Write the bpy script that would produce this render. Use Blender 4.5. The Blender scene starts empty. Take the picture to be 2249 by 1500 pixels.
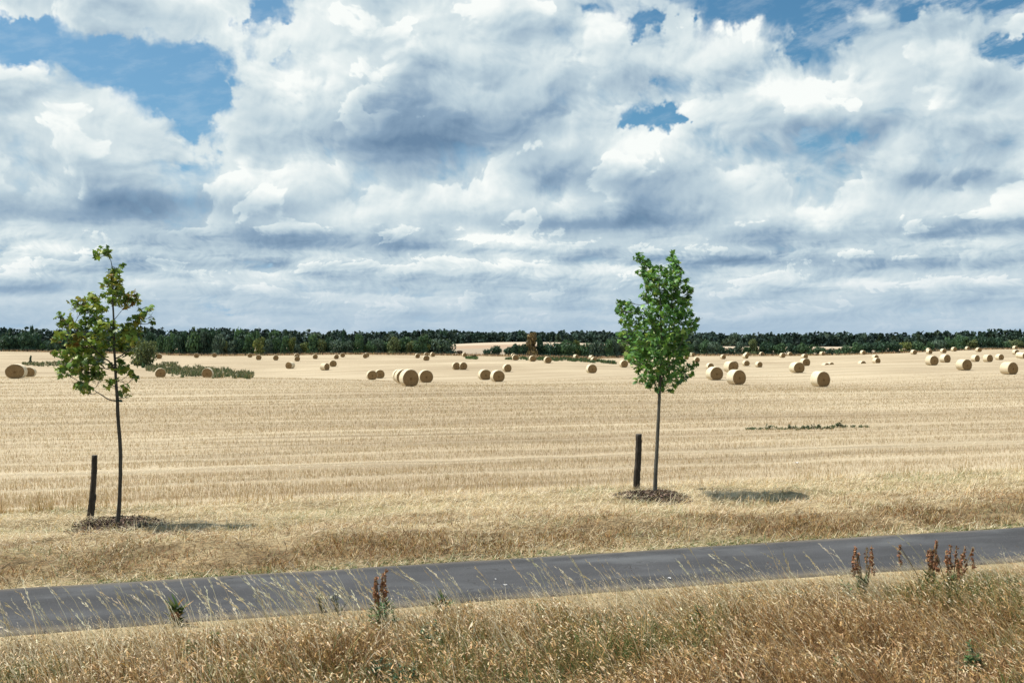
import bpy, math
import numpy as np
R=math.radians
sc=bpy.context.scene
F=2186.0; HOR=757.0; CXP=1124.5
H=3.3
cam_d=bpy.data.cameras.new('camera'); cam=bpy.data.objects.new('camera',cam_d); sc.collection.objects.link(cam)
sc.camera=cam; cam.location=(0,0,H); cam_d.sensor_width=36; cam_d.lens=36*F/2249
cam.rotation_euler=(R(90)+math.atan((HOR-750)/F),0,0); cam_d.clip_end=20000; cam_d.clip_start=.1
SUN_EL=R(61.5); SUN_AZ=R(-80)   # azimuth from +Y towards +X
sc.view_settings.view_transform='Standard'; sc.view_settings.look='None'; sc.view_settings.exposure=.36; sc.view_settings.gamma=1

# ---------- small expression layer over shader nodes
class NX:
    nt=None
    def __init__(s,sock): s.s=sock
    @staticmethod
    def m(op,*a,clamp=False):
        n=NX.nt.nodes.new('ShaderNodeMath'); n.operation=op; n.use_clamp=clamp
        for i,x in enumerate(a):
            if isinstance(x,NX): NX.nt.links.new(x.s,n.inputs[i])
            else: n.inputs[i].default_value=x
        return NX(n.outputs[0])
    def __add__(s,o): return NX.m('ADD',s,o)
    __radd__=__add__
    def __sub__(s,o): return NX.m('SUBTRACT',s,o)
    def __rsub__(s,o): return NX.m('SUBTRACT',o,s)
    def __mul__(s,o): return NX.m('MULTIPLY',s,o)
    __rmul__=__mul__
    def __truediv__(s,o): return NX.m('DIVIDE',s,o)
    def __rtruediv__(s,o): return NX.m('DIVIDE',o,s)
    def __pow__(s,o): return NX.m('POWER',s,o)
def smooth(x,a,b,lo=0.,hi=1.):
    n=NX.nt.nodes.new('ShaderNodeMapRange'); n.interpolation_type='SMOOTHSTEP'
    for k,v in zip(('Value','From Min','From Max','To Min','To Max'),(x,a,b,lo,hi)):
        if isinstance(v,NX): NX.nt.links.new(v.s,n.inputs[k])
        else: n.inputs[k].default_value=v
    return NX(n.outputs[0])
def vec(x,y,z):
    n=NX.nt.nodes.new('ShaderNodeCombineXYZ')
    for i,v in enumerate((x,y,z)):
        if isinstance(v,NX): NX.nt.links.new(v.s,n.inputs[i])
        else: n.inputs[i].default_value=v
    return NX(n.outputs[0])
def vop(op,a,b=None,scale=None):
    n=NX.nt.nodes.new('ShaderNodeVectorMath'); n.operation=op
    for i,v in enumerate((a,b)):
        if v is None: continue
        if isinstance(v,NX): NX.nt.links.new(v.s,n.inputs[i])
        else: n.inputs[i].default_value=v
    if scale is not None: n.inputs['Scale'].default_value=scale
    return NX(n.outputs[1] if op in('LENGTH','DOT_PRODUCT') else n.outputs[0])
def noise(v,scale,detail=4,rough=.5,lac=2.,typ='FBM',color=False,dist=0.,dim='3D'):
    n=NX.nt.nodes.new('ShaderNodeTexNoise'); n.noise_dimensions=dim; n.noise_type=typ
    NX.nt.links.new(v.s,n.inputs['Vector'])
    for k,x in(('Scale',scale),('Detail',detail),('Roughness',rough),('Lacunarity',lac),('Distortion',dist)):
        n.inputs[k].default_value=x
    return NX(n.outputs['Color' if color else 0])
def voronoi(v,scale,detail=2,rough=.5,lac=2.,feat='F1',smoothness=.6):
    n=NX.nt.nodes.new('ShaderNodeTexVoronoi'); n.feature=feat; n.normalize=True
    NX.nt.links.new(v.s,n.inputs['Vector'])
    for k,x in(('Scale',scale),('Detail',detail),('Roughness',rough),('Lacunarity',lac)):
        n.inputs[k].default_value=x
    if feat=='SMOOTH_F1': n.inputs['Smoothness'].default_value=smoothness
    return NX(n.outputs['Distance'])
def mixc(f,a,b):
    n=NX.nt.nodes.new('ShaderNodeMix'); n.data_type='RGBA'
    for s_,v in((n.inputs[0],f),(n.inputs[6],a),(n.inputs[7],b)):
        if isinstance(v,NX): NX.nt.links.new(v.s,s_)
        else: s_.default_value=v if not isinstance(v,tuple) or len(v)==4 else (*v,1)
    return NX(n.outputs[2])

def azel(px,py):
    dx=(px-CXP)/F; dz=(HOR-py)/F
    return math.degrees(math.atan(dx)), math.degrees(math.atan(dz/math.hypot(1,dx)))

# ---------- sky
w=bpy.data.worlds.new('World'); sc.world=w; w.use_nodes=True
nt=w.node_tree; NX.nt=nt
for n in list(nt.nodes): nt.nodes.remove(n)
out=nt.nodes.new('ShaderNodeOutputWorld'); bg=nt.nodes.new('ShaderNodeBackground'); nt.links.new(bg.outputs[0],out.inputs[0])
sky=nt.nodes.new('ShaderNodeTexSky'); sky.sky_type='NISHITA'; sky.sun_disc=False; sky.sun_elevation=SUN_EL; sky.sun_rotation=SUN_AZ
sky.air_density=1.0; sky.dust_density=.6; sky.ozone_density=2.0
tc=nt.nodes.new('ShaderNodeTexCoord')
sep=nt.nodes.new('ShaderNodeSeparateXYZ'); nt.links.new(tc.outputs['Generated'],sep.inputs[0])
X,Y,Z=[NX(o) for o in sep.outputs]
deg=57.29578
az=NX.m('ARCTAN2',X,Y)*deg; el=NX.m('ARCSINE',Z)*deg
def blobs(az,el,lst):
    """sum of soft elliptical patches (px,py,rx,ry,weight) laid on the sky by azimuth and elevation"""
    tot=None
    for (px,py,rx,ry,wt) in lst:
        a,e=azel(px,py); a2=math.degrees(rx/F); e2=math.degrees(ry/F)
        dx=(az-a)*(1/a2); dy=(el-e)*(1/e2)
        g=NX.m('EXPONENT',(dx*dx+dy*dy)*-1.0)*wt
        tot=g if tot is None else tot+g
    return tot
SKYK=.78
TER=4.0
COVER=[(140,112,250,70,-1.7),(410,195,100,75,-1.5),(590,20,65,65,-1.5),(370,28,110,36,1.5),(40,-8,140,34,1.2),(375,195,25,22,.9),(130,170,40,14,.5),
 (1880,0,400,74,-1.9),(2190,112,130,38,-1.2),(1445,262,70,24,-1.7),(1415,62,40,18,-1.2),(1800,290,110,40,-.65),(1960,235,60,22,-.5),
 (1495,80,30,55,.7),(2230,45,120,22,.75),(900,60,260,150,.4),(620,200,90,90,.4)]
SHADE=[(930,265,200,60,-.7),(900,322,150,22,-.45),(760,240,110,60,-.3),(1290,492,210,22,-.85),(1180,280,130,35,-.35),(560,525,190,24,-.65),(870,535,110,22,-.7),
 (120,470,170,26,-.5),(420,450,230,28,-.6),(2150,395,190,22,-.7),(1620,570,260,15,-.7),(2150,500,210,14,-.55),(2140,578,200,13,-.5),(1340,400,160,34,-.55),(1700,520,150,16,-.45),
 (200,570,200,14,-.5),(600,585,220,12,-.4),(60,640,200,12,-.4),(1250,640,250,12,-.35),
 (680,140,140,110,.6),(1010,90,140,70,.4),(570,110,60,50,.4),(130,230,120,60,.4),(1600,120,190,60,.45),(1450,315,110,36,.55),(1250,60,120,60,.35),(70,530,90,36,.4),(1080,530,120,26,.45),(1950,140,110,40,.25),(1720,180,60,60,.35),(1770,470,130,24,.3),(2090,240,120,50,.35),(1210,440,150,24,.25),(750,470,110,22,.35),(450,350,250,40,.35),(1250,590,200,14,.3),(500,620,160,12,.25),(1900,625,200,12,.25)]
def warp(u,v,amt,sc_,det=2.):
    p=vec(u,v,0.0)
    wp=noise(p,sc_,det,.55,color=True,dim='2D')
    return vop('ADD',p,vop('SCALE',vop('SUBTRACT',wp,(.5,.5,.5)),scale=amt))
def voro2(v,scale,detail,rough):
    n=nt.nodes.new('ShaderNodeTexVoronoi'); n.voronoi_dimensions='2D'; n.feature='F1'; n.normalize=True
    nt.links.new(v.s,n.inputs['Vector'])
    for k,x in(('Scale',scale),('Detail',detail),('Roughness',rough),('Lacunarity',2.3)): n.inputs[k].default_value=x
    return NX(n.outputs['Distance'])
def band(a,e,Su,Sv,off,d,PB,KP=.20):
    u=a*Su+off; v=e*Sv
    p=warp(u,v,.45,1.1,1.5)
    asp=(PB/Su/3.,PB/Sv/3.,1.)
    pu=vop('ADD',p,(-d*.5,d,0)); pl=vop('ADD',p,(-d*2.2,d*4.5,0))
    def hb(q,det): return noise(q,1.0,det,.47,dim='2D')
    def hp(q): return 1.0-voro2(vop('MULTIPLY',q,asp),3.0,2.6,.55)
    b=hb(p,5); f=hp(p)
    h=b+f*KP
    small=(h-(hb(pu,5)+hp(pu)*KP))
    large=(hb(p,1.5)-hb(pl,1.5))
    return h,small,large
wl=smooth(el,4.5,8.0)
hA,sA,lA=band(az,el,.17,.25,3.7,.07,.62)
hB,sB,lB=band(az,el,.22,.80,17.3,.08,1.9,.26)
mx=lambda a,b: b+(a-b)*wl
h0=mx(hA,hB); s0=mx(sA,sB); l0=mx(lA,lB)
wv=noise(vec(az,el,0.0),.45,4,.6,color=True,dim='2D')
wsep=nt.nodes.new('ShaderNodeSeparateXYZ'); nt.links.new(wv.s,wsep.inputs[0])
wx=NX(wsep.outputs[0])-.5; wy=NX(wsep.outputs[1])-.5
azw=az+wx*5.; elw=el+wy*2.6*smooth(el,0.,8.)
cov=blobs(azw,elw,COVER)
dens=h0+cov*.30+.15-smooth(el,21.,42.)*.36
mw=smooth(NX(wsep.outputs[2]),.36,.64,.03,.17)
mask=smooth(dens,.555-mw,.57+mw)
shd=blobs(az+wx*3.,el+wy*1.0*smooth(el,0.,6.),SHADE)
fr=NX.m('FRACT',h0*TER+wx*.22)
ter=((1.0-fr)*(1.0-fr)*smooth(fr,.0,.13)-.30)*smooth(l0+s0*1.5,-.06,.14)*smooth(el,1.,6.,.55,1.)
lit=NX.m('ADD',s0*smooth(el,2.,9.,1.05,1.4)+l0*smooth(el,3.,9.,.70,.95)+shd*.54+ter*.27+NX.m('MULTIPLY',wx+wy,.16)+smooth(el,3.,8.,.055,0.),.66-smooth(dens,.6,.95)*.04,clamp=True)
ramp=nt.nodes.new('ShaderNodeValToRGB'); nt.links.new(lit.s,ramp.inputs[0])
cr=ramp.color_ramp; cr.elements[0].position=0; cr.elements[0].color=(.15,.25,.38,1); cr.elements[1].position=1; cr.elements[1].color=(.95,.985,.96,1)
for p_,c_ in((.3,(.27,.39,.52,1)),(.6,(.52,.64,.71,1)),(.8,(.72,.81,.83,1))):
    k=cr.elements.new(p_); k.color=c_
cl=NX(ramp.outputs[0])
hz=smooth(el,-.3,5.0,.12,1.)
cl=mixc(hz,(.40,.53,.66),cl)
base=vop('MULTIPLY',vop('SCALE',NX(sky.outputs[0]),scale=.1),(.55,.93,1.0))
base=mixc(smooth(el,1.,13.),(.40,.55,.68),base)
base=mixc(smooth(az,-28.,18.,.42,.0),base,(.26,.47,.70))
ci=noise(vec(az*.16+el*.30,el*.55-az*.22,2.),1.6,5,.6,dim='2D')
ve=smooth(ci,.42,.72)*(.16+smooth(az,12.,26.)*.50)
base=mixc(ve,base,(.74,.83,.87))
col=mixc(mask,base,cl)
col=vop('SCALE',col,scale=SKYK)
nt.links.new(col.s,bg.inputs[0]); bg.inputs[1].default_value=1
w.cycles.sampling_method='MANUAL'; w.cycles.sample_map_resolution=512
# ---------- sun
sd=np.array([math.cos(SUN_EL)*math.sin(SUN_AZ),math.cos(SUN_EL)*math.cos(SUN_AZ),math.sin(SUN_EL)])
ld=bpy.data.lights.new('sun','SUN'); ld.energy=5.0; ld.angle=R(.53); ld.color=(1,.95,.86)
lo=bpy.data.objects.new('sun',ld); sc.collection.objects.link(lo)
from mathutils import Vector
lo.rotation_euler=Vector(sd).to_track_quat('Z','Y').to_euler()

# ====================================================================== helpers
rng=np.random.default_rng(11)
COL=sc.collection
def tag(o,label=None,cat=None,group=None,kind=None):
    if label: o['label']=label
    if cat: o['category']=cat
    if group: o['group']=group
    if kind: o['kind']=kind
    return o
def empty(name,loc=(0,0,0),rz=0):
    o=bpy.data.objects.new(name,None); COL.objects.link(o); o.location=loc; o.rotation_euler=(0,0,rz); o.empty_display_size=.1
    return o
def mesh_data(name,V,faces,tint=None,smooth_=False):
    """faces: list of int arrays (n,k); tint: (nv,3) colours stored as a point attribute"""
    me=bpy.data.meshes.new(name)
    V=np.asarray(V,np.float32).reshape(-1,3)
    tot=[];starts=[];n=0;idx=[]
    for f in faces:
        f=np.asarray(f,np.int32)
        if not len(f): continue
        k=f.shape[1]; idx.append(f.ravel()); tot.append(np.full(len(f),k,np.int32)); starts.append(n+np.arange(len(f),dtype=np.int32)*k); n+=f.size
    idx=np.concatenate(idx); tot=np.concatenate(tot); starts=np.concatenate(starts)
    me.vertices.add(len(V)); me.vertices.foreach_set('co',V.ravel())
    me.loops.add(len(idx)); me.loops.foreach_set('vertex_index',idx)
    me.polygons.add(len(tot)); me.polygons.foreach_set('loop_start',starts); me.polygons.foreach_set('loop_total',tot)
    if smooth_: me.polygons.foreach_set('use_smooth',np.ones(len(tot),bool))
    me.update(calc_edges=True); me.validate()
    if tint is not None:
        a=me.attributes.new('tint','FLOAT_COLOR','POINT')
        c=np.ones((len(V),4),np.float32); c[:,:3]=tint; a.data.foreach_set('color',c.ravel())
    return me
def link(name,me,mat=None,parent=None):
    o=bpy.data.objects.new(name,me); COL.objects.link(o)
    if mat is not None and not len(me.materials): me.materials.append(mat)
    if parent is not None: o.parent=parent
    return o
class MB:
    def __init__(s): s.V=[];s.F={};s.T=[];s.n=0
    def add(s,V,faces,tint=(1,1,1)):
        V=np.asarray(V,float).reshape(-1,3)
        for f in faces:
            f=np.asarray(f,int); s.F.setdefault(f.shape[1],[]).append(f+s.n)
        t=np.asarray(tint,float); s.T.append(np.broadcast_to(t,(len(V),3))); s.V.append(V); s.n+=len(V)
    def data(s,name,smooth_=False):
        return mesh_data(name,np.concatenate(s.V),[np.concatenate(v) for v in s.F.values()],np.concatenate(s.T),smooth_)
    def build(s,name,mat,parent=None,smooth_=False): return link(name,s.data(name,smooth_),mat,parent)
def tube(mb,P,Rd,k=7,tint=(1,1,1),rough=0.,cap=True):
    P=np.asarray(P,float); Rd=np.broadcast_to(np.asarray(Rd,float),(len(P),)); n=len(P)
    T=np.gradient(P,axis=0); T/=np.linalg.norm(T,axis=1)[:,None]+1e-9
    ref=np.array([1.,.13,.05]) if abs(T[0,0])<.8 else np.array([0,1.,.1])
    A=np.cross(T,ref); A/=np.linalg.norm(A,axis=1)[:,None]; B=np.cross(T,A)
    th=np.arange(k)/k*2*np.pi
    rr=Rd[:,None]*(1+rough*rng.normal(size=(n,k)))
    V=P[:,None]+rr[...,None]*(A[:,None]*np.cos(th)[None,:,None]+B[:,None]*np.sin(th)[None,:,None])
    i=np.arange(n-1)[:,None]*k; j=np.arange(k)[None]; j2=(j+1)%k
    q=np.stack([i+j,i+j2,i+k+j2,i+k+j],-1).reshape(-1,4)
    V=V.reshape(-1,3); f=[q]
    if cap:
        V=np.vstack([V,P[0],P[-1]]); c0=n*k; j=np.arange(k)
        f.append(np.stack([np.full(k,c0),(j+1)%k,j],-1)); f.append(np.stack([np.full(k,c0+1),(n-1)*k+j,(n-1)*k+(j+1)%k],-1))
    mb.add(V,f,tint)
def spline(P,n):
    P=np.asarray(P,float); t=np.linspace(0,len(P)-1,n); i=np.clip(t.astype(int),0,len(P)-2); u=(t-i)[:,None]
    Q=np.vstack([2*P[0]-P[1],P,2*P[-1]-P[-2]]); p0,p1,p2,p3=Q[i],Q[i+1],Q[i+2],Q[i+3]
    return .5*((2*p1)+(-p0+p2)*u+(2*p0-5*p1+4*p2-p3)*u*u+(-p0+3*p1-3*p2+p3)*u**3)
def _hash(i,j,s):
    h=np.sin(i*127.1+j*311.7+s*74.7)*43758.5453
    return h-np.floor(h)
def vnoise(x,y,s=0):
    i=np.floor(x);j=np.floor(y);u=x-i;v=y-j;u=u*u*(3-2*u);v=v*v*(3-2*v)
    return (_hash(i,j,s)*(1-u)+_hash(i+1,j,s)*u)*(1-v)+(_hash(i,j+1,s)*(1-u)+_hash(i+1,j+1,s)*u)*v
def fbm(x,y,s=0,o=4):
    r=0;a=.5
    for k in range(o): r=r+a*vnoise(x*2**k,y*2**k,s+k*7.3); a*=.5
    return r/(1-.5**o)
def pick(cols,p,n):
    c=np.array(cols,float)[rng.choice(len(cols),n,p=np.array(p)/np.sum(p))]
    return c*(1+rng.normal(size=(n,1))*.13)*(1+rng.normal(size=(n,3))*.03)

# ---------------------------------------------------------------------- materials
def mat(name,fn,rough=.8,spec=.2,bump=None):
    m=bpy.data.materials.new(name); m.use_nodes=True; nt=m.node_tree; NX.nt=nt
    b=nt.nodes['Principled BSDF']; b.inputs['Roughness'].default_value=rough; b.inputs['Specular IOR Level'].default_value=spec
    r=fn(nt,b)
    if isinstance(r,tuple) and len(r)==2: c,h=r
    else: c,h=r,None
    if isinstance(c,NX): nt.links.new(c.s,b.inputs['Base Color'])
    else: b.inputs['Base Color'].default_value=(*c,1)
    if h is not None:
        bp=nt.nodes.new('ShaderNodeBump'); bp.inputs['Strength'].default_value=bump[0]; bp.inputs['Distance'].default_value=bump[1]
        nt.links.new(h.s,bp.inputs['Height']); nt.links.new(bp.outputs[0],b.inputs['Normal'])
    return m
def attr(nt,name='tint'):
    n=nt.nodes.new('ShaderNodeAttribute'); n.attribute_name=name; return NX(n.outputs['Color'])
def pos(nt,out='Position'):
    return NX(nt.nodes.new('ShaderNodeNewGeometry').outputs[out])
def objco(nt): return NX(nt.nodes.new('ShaderNodeTexCoord').outputs['Object'])
def xyz(v):
    n=NX.nt.nodes.new('ShaderNodeSeparateXYZ'); NX.nt.links.new(v.s,n.inputs[0]); return [NX(o) for o in n.outputs]
def leafy(name,trans=.35,rough=.5,mult=(1,1,1)):
    """thin leaf or blade: the tint attribute, seen by reflected and by transmitted light"""
    m=bpy.data.materials.new(name); m.use_nodes=True; nt=m.node_tree; NX.nt=nt
    b=nt.nodes['Principled BSDF']; b.inputs['Roughness'].default_value=rough; b.inputs['Specular IOR Level'].default_value=.25
    c=vop('MULTIPLY',attr(nt),mult); nt.links.new(c.s,b.inputs['Base Color'])
    t=nt.nodes.new('ShaderNodeBsdfTranslucent'); c2=vop('MULTIPLY',c,(1.25,1.2,.7)); nt.links.new(c2.s,t.inputs[0])
    mx=nt.nodes.new('ShaderNodeMixShader'); mx.inputs[0].default_value=trans
    nt.links.new(b.outputs[0],mx.inputs[1]); nt.links.new(t.outputs[0],mx.inputs[2])
    nt.links.new(mx.outputs[0],nt.nodes['Material Output'].inputs[0])
    return m
M={}
ES=np.array([math.cos(R(15.94)),math.sin(R(15.94))]); EN=np.array([-ES[1],ES[0]])   # along and across the path
def st(nt):
    x,y,z=xyz(pos(nt)); return x*float(ES[0])+y*float(ES[1]), x*float(EN[0])+y*float(EN[1])
def ramp(f,stops):
    n=NX.nt.nodes.new('ShaderNodeValToRGB'); NX.nt.links.new(f.s,n.inputs[0]); cr=n.color_ramp
    while len(cr.elements)<len(stops): cr.elements.new(.5)
    for e,(p_,c_) in zip(cr.elements,stops): e.position=p_; e.color=(*c_,1)
    return NX(n.outputs[0])
def f_field(nt,b):
    s,t=st(nt); p=vec(s,t,0.)
    bands=noise(vec(s*.012,t*.33,0.),1.0,4,.6,dim='2D')
    bands2=noise(vec(s*.03,t*1.6,5.),1.0,3,.6,dim='2D')
    blot=noise(p,.035,4,.55,dim='2D')
    fine=noise(p,7.,3,.7,dim='2D')
    f=bands*.6+bands2*.3+blot*.45+fine*.25-.31
    c=ramp(f,((.25,(.275,.21,.135)),(.42,(.38,.302,.20)),(.56,(.46,.377,.255)),(.75,(.54,.452,.32))))
    ln=smooth(NX.m('ABSOLUTE',noise(vec(s*.008,t*.16,7.),1.0,3,.55,dim='2D')-.5),.0,.028,.83,1.)*smooth(NX.m('ABSOLUTE',noise(vec(s*.012,t*.5,2.),1.0,2,.5,dim='2D')-.47),.0,.03,.88,1.)
    c=vop('MULTIPLY',c,vec(ln,ln*.97+.03*ln*ln,ln*.94+.06*ln*ln))
    return c,fine+bands2*.6
M['field']=mat('stubble_field',f_field,.9,.1,(.6,.12))
def f_verge(nt,b):
    s,t=st(nt); p=vec(s,t,0.)
    n1=noise(p,.9,5,.6,dim='2D'); n2=noise(p,14.,3,.7,dim='2D'); n3=noise(vec(s*.4,t*1.4,3.),1.,4,.6,dim='2D')
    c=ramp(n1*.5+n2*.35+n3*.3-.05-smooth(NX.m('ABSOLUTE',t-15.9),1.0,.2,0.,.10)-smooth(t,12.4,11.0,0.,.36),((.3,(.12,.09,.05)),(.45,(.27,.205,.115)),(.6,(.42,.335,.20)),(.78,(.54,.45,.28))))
    return c,n2+n1
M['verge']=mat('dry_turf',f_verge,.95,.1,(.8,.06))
def f_far(nt,b):
    x,y,z=xyz(pos(nt)); p=vec(x,y,0.)
    n=noise(vec(x*.004,y*.02,0.),1.,3,.5,dim='2D')
    k=smooth(y+(n-.5)*60.,520.,560.); k2=smooth(y+(n-.5)*40.,660.,700.); k3=smooth(y,850.,880.)
    c=mixc(k,(.33,.27,.20),(.36,.26,.18)); c=mixc(k2,c,(.46,.38,.28)); c=mixc(k3,c,(.32,.25,.20))
    return c
M['farfield']=mat('far_field',f_far,.95,.05)
def f_asph(nt,b):
    s,t=st(nt); p=vec(s,t,0.)
    n=noise(p,.55,5,.55,dim='2D'); g=noise(p,90.,2,.6,dim='2D'); w_=noise(vec(s*.25,t*2.2,0.),1.,4,.6,dim='2D')
    pale=smooth(noise(vec(s*.5,t*1.1,9.),.8,5,.62,dim='2D'),.55,.75)
    crack=smooth(NX.m('ABSOLUTE',noise(vec(s,t,4.),.35,5,.6,dim='2D')-.5),.0,.004)
    c=ramp(n*.50+g*.42+w_*.32-.12,((.3,(.034,.034,.036)),(.52,(.053,.053,.056)),(.72,(.075,.075,.079))))
    trk=smooth(NX.m('ABSOLUTE',NX.m('ABSOLUTE',t-13.57)-.55),.0,.30,.30,0.)*smooth(w_,.35,.6)
    c=mixc(pale*.6+trk,c,(.105,.108,.112))
    grit=smooth(noise(p,38.,1,.5,dim='2D'),.70,.78)
    c=mixc(grit*.55,c,(.17,.165,.155))
    edge=smooth(NX.m('ABSOLUTE',t-13.575)+(n-.5)*.35,.86,1.2)
    c=mixc(edge*.6,c,(.20,.165,.115))
    c=mixc(crack,(.04,.039,.039),c)
    return c,g
M['asphalt']=mat('worn_asphalt',f_asph,.85,.25,(.35,.01))
M['blade']=leafy('dry_grass_blade',.14,.6)
M['leaf']=leafy('maple_leaf',.22,.42)
M['foliage']=leafy('hedge_foliage',.22,.6,(.98,1.06,1.14))
M['wood_foliage']=leafy('far_wood_foliage',.1,.8)
def f_bark(nt,b):
    x,y,z=xyz(objco(nt)); p=vec(x*6.,y*6.,z)
    n=noise(p,9.,4,.6); n2=noise(p,2.,3,.6)
    return ramp(n*.6+n2*.4,((.32,(.028,.026,.021)),(.55,(.075,.068,.055)),(.72,(.15,.14,.115)))),n
M['bark']=mat('young_bark',f_bark,.85,.15,(.6,.006))
M['bark_grey']=mat('grey_bark',lambda nt,b:(lambda q:(ramp(noise(q,8.,4,.6)*.6+noise(q,2.2,3,.6)*.4,((.3,(.045,.042,.034)),(.55,(.12,.115,.095)),(.72,(.22,.21,.18)))),noise(q,12.,3,.6)))((lambda c:vec(c[0]*6.,c[1]*6.,c[2]*1.4))(xyz(objco(nt)))),.85,.15,(.6,.006))
def f_stake(nt,b):
    x,y,z=xyz(objco(nt))
    g=noise(vec(x*30.,y*30.,z*1.3),1.,4,.65); n=noise(vec(x*5.,y*5.,z*2.5),1.5,4,.6)
    g2=smooth(g,.52,.62)
    c=ramp(g*.55+n*.45,((.3,(.018,.015,.012)),(.5,(.05,.042,.034)),(.68,(.12,.105,.088))))
    return c,g
M['stake']=mat('weathered_stake',f_stake,.9,.1,(.9,.01))
M['endgrain']=mat('stake_end_grain',lambda nt,b:ramp(noise(objco(nt),40.,3,.6),((.3,(.10,.09,.075)),(.7,(.24,.22,.19)))),.9,.1)
M['chips']=mat('bark_chips',lambda nt,b:attr(nt),.9,.15)
def f_wrap(nt,b):
    x,y,z=xyz(objco(nt)); n=noise(vec(x*3.,y*26.,z*3.),1.6,4,.65); n2=noise(vec(x,y,z),2.2,3,.6)
    i=nt.nodes.new('ShaderNodeObjectInfo'); r=NX(i.outputs['Random'])
    c=ramp(n*.5+n2*.5,((.3,(.52,.43,.29)),(.5,(.68,.595,.43)),(.72,(.78,.715,.56))))
    return vop('SCALE',c,scale=1.0) if False else mixc(r*.55,c,(.55,.45,.30)),n
M['wrap']=mat('net_wrapped_straw',f_wrap,.85,.15,(.5,.02))
def f_face(nt,b):
    x,y,z=xyz(objco(nt)); zz=z-.7
    wob=noise(vec(x,0.,z),3.,3,.6)
    rr=NX.m('SQRT',x*x+zz*zz)+(wob-.5)*.10
    ang=NX.m('ARCTAN2',x,zz)
    ring=NX.m('SINE',rr*62.+ang)*.5+.5
    n=noise(vec(x,y,z),16.,3,.7); n2=noise(vec(x,0.,z),2.5,4,.6)
    core=smooth(rr,.05,.13)
    c=ramp(ring*.22+n*.5+n2*.3,((.25,(.12,.073,.032)),(.48,(.235,.152,.072)),(.75,(.37,.26,.13))))
    return mixc(core,(.15,.09,.04),c),n+ring*.5
M['face']=mat('cut_straw_face',f_face,.9,.1,(.8,.03))
M['fence']=mat('fence_timber',lambda nt,b:ramp(noise(pos(nt),3.,3,.6),((.3,(.05,.042,.033)),(.7,(.13,.11,.085)))),.9,.1)
M['wire']=mat('fence_wire',lambda nt,b:(.10,.095,.09),.6,.3)
M['litter']=mat('white_paper',lambda nt,b:ramp(noise(pos(nt),20.,2,.5),((.3,(.66,.66,.68)),(.7,(.80,.80,.80)))),.6,.2)
M['tie']=mat('green_tree_tie',lambda nt,b:ramp(noise(objco(nt),20.,2,.5),((.3,(.008,.035,.03)),(.7,(.015,.06,.05)))),.5,.3)

# ====================================================================== terrain
def ray(px,d): return np.array([(px-CXP)/F*d,d])
def Zof(py,d): return H-(np.asarray(py,float)-HOR)*np.asarray(d,float)/F
K=2249/320.
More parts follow.
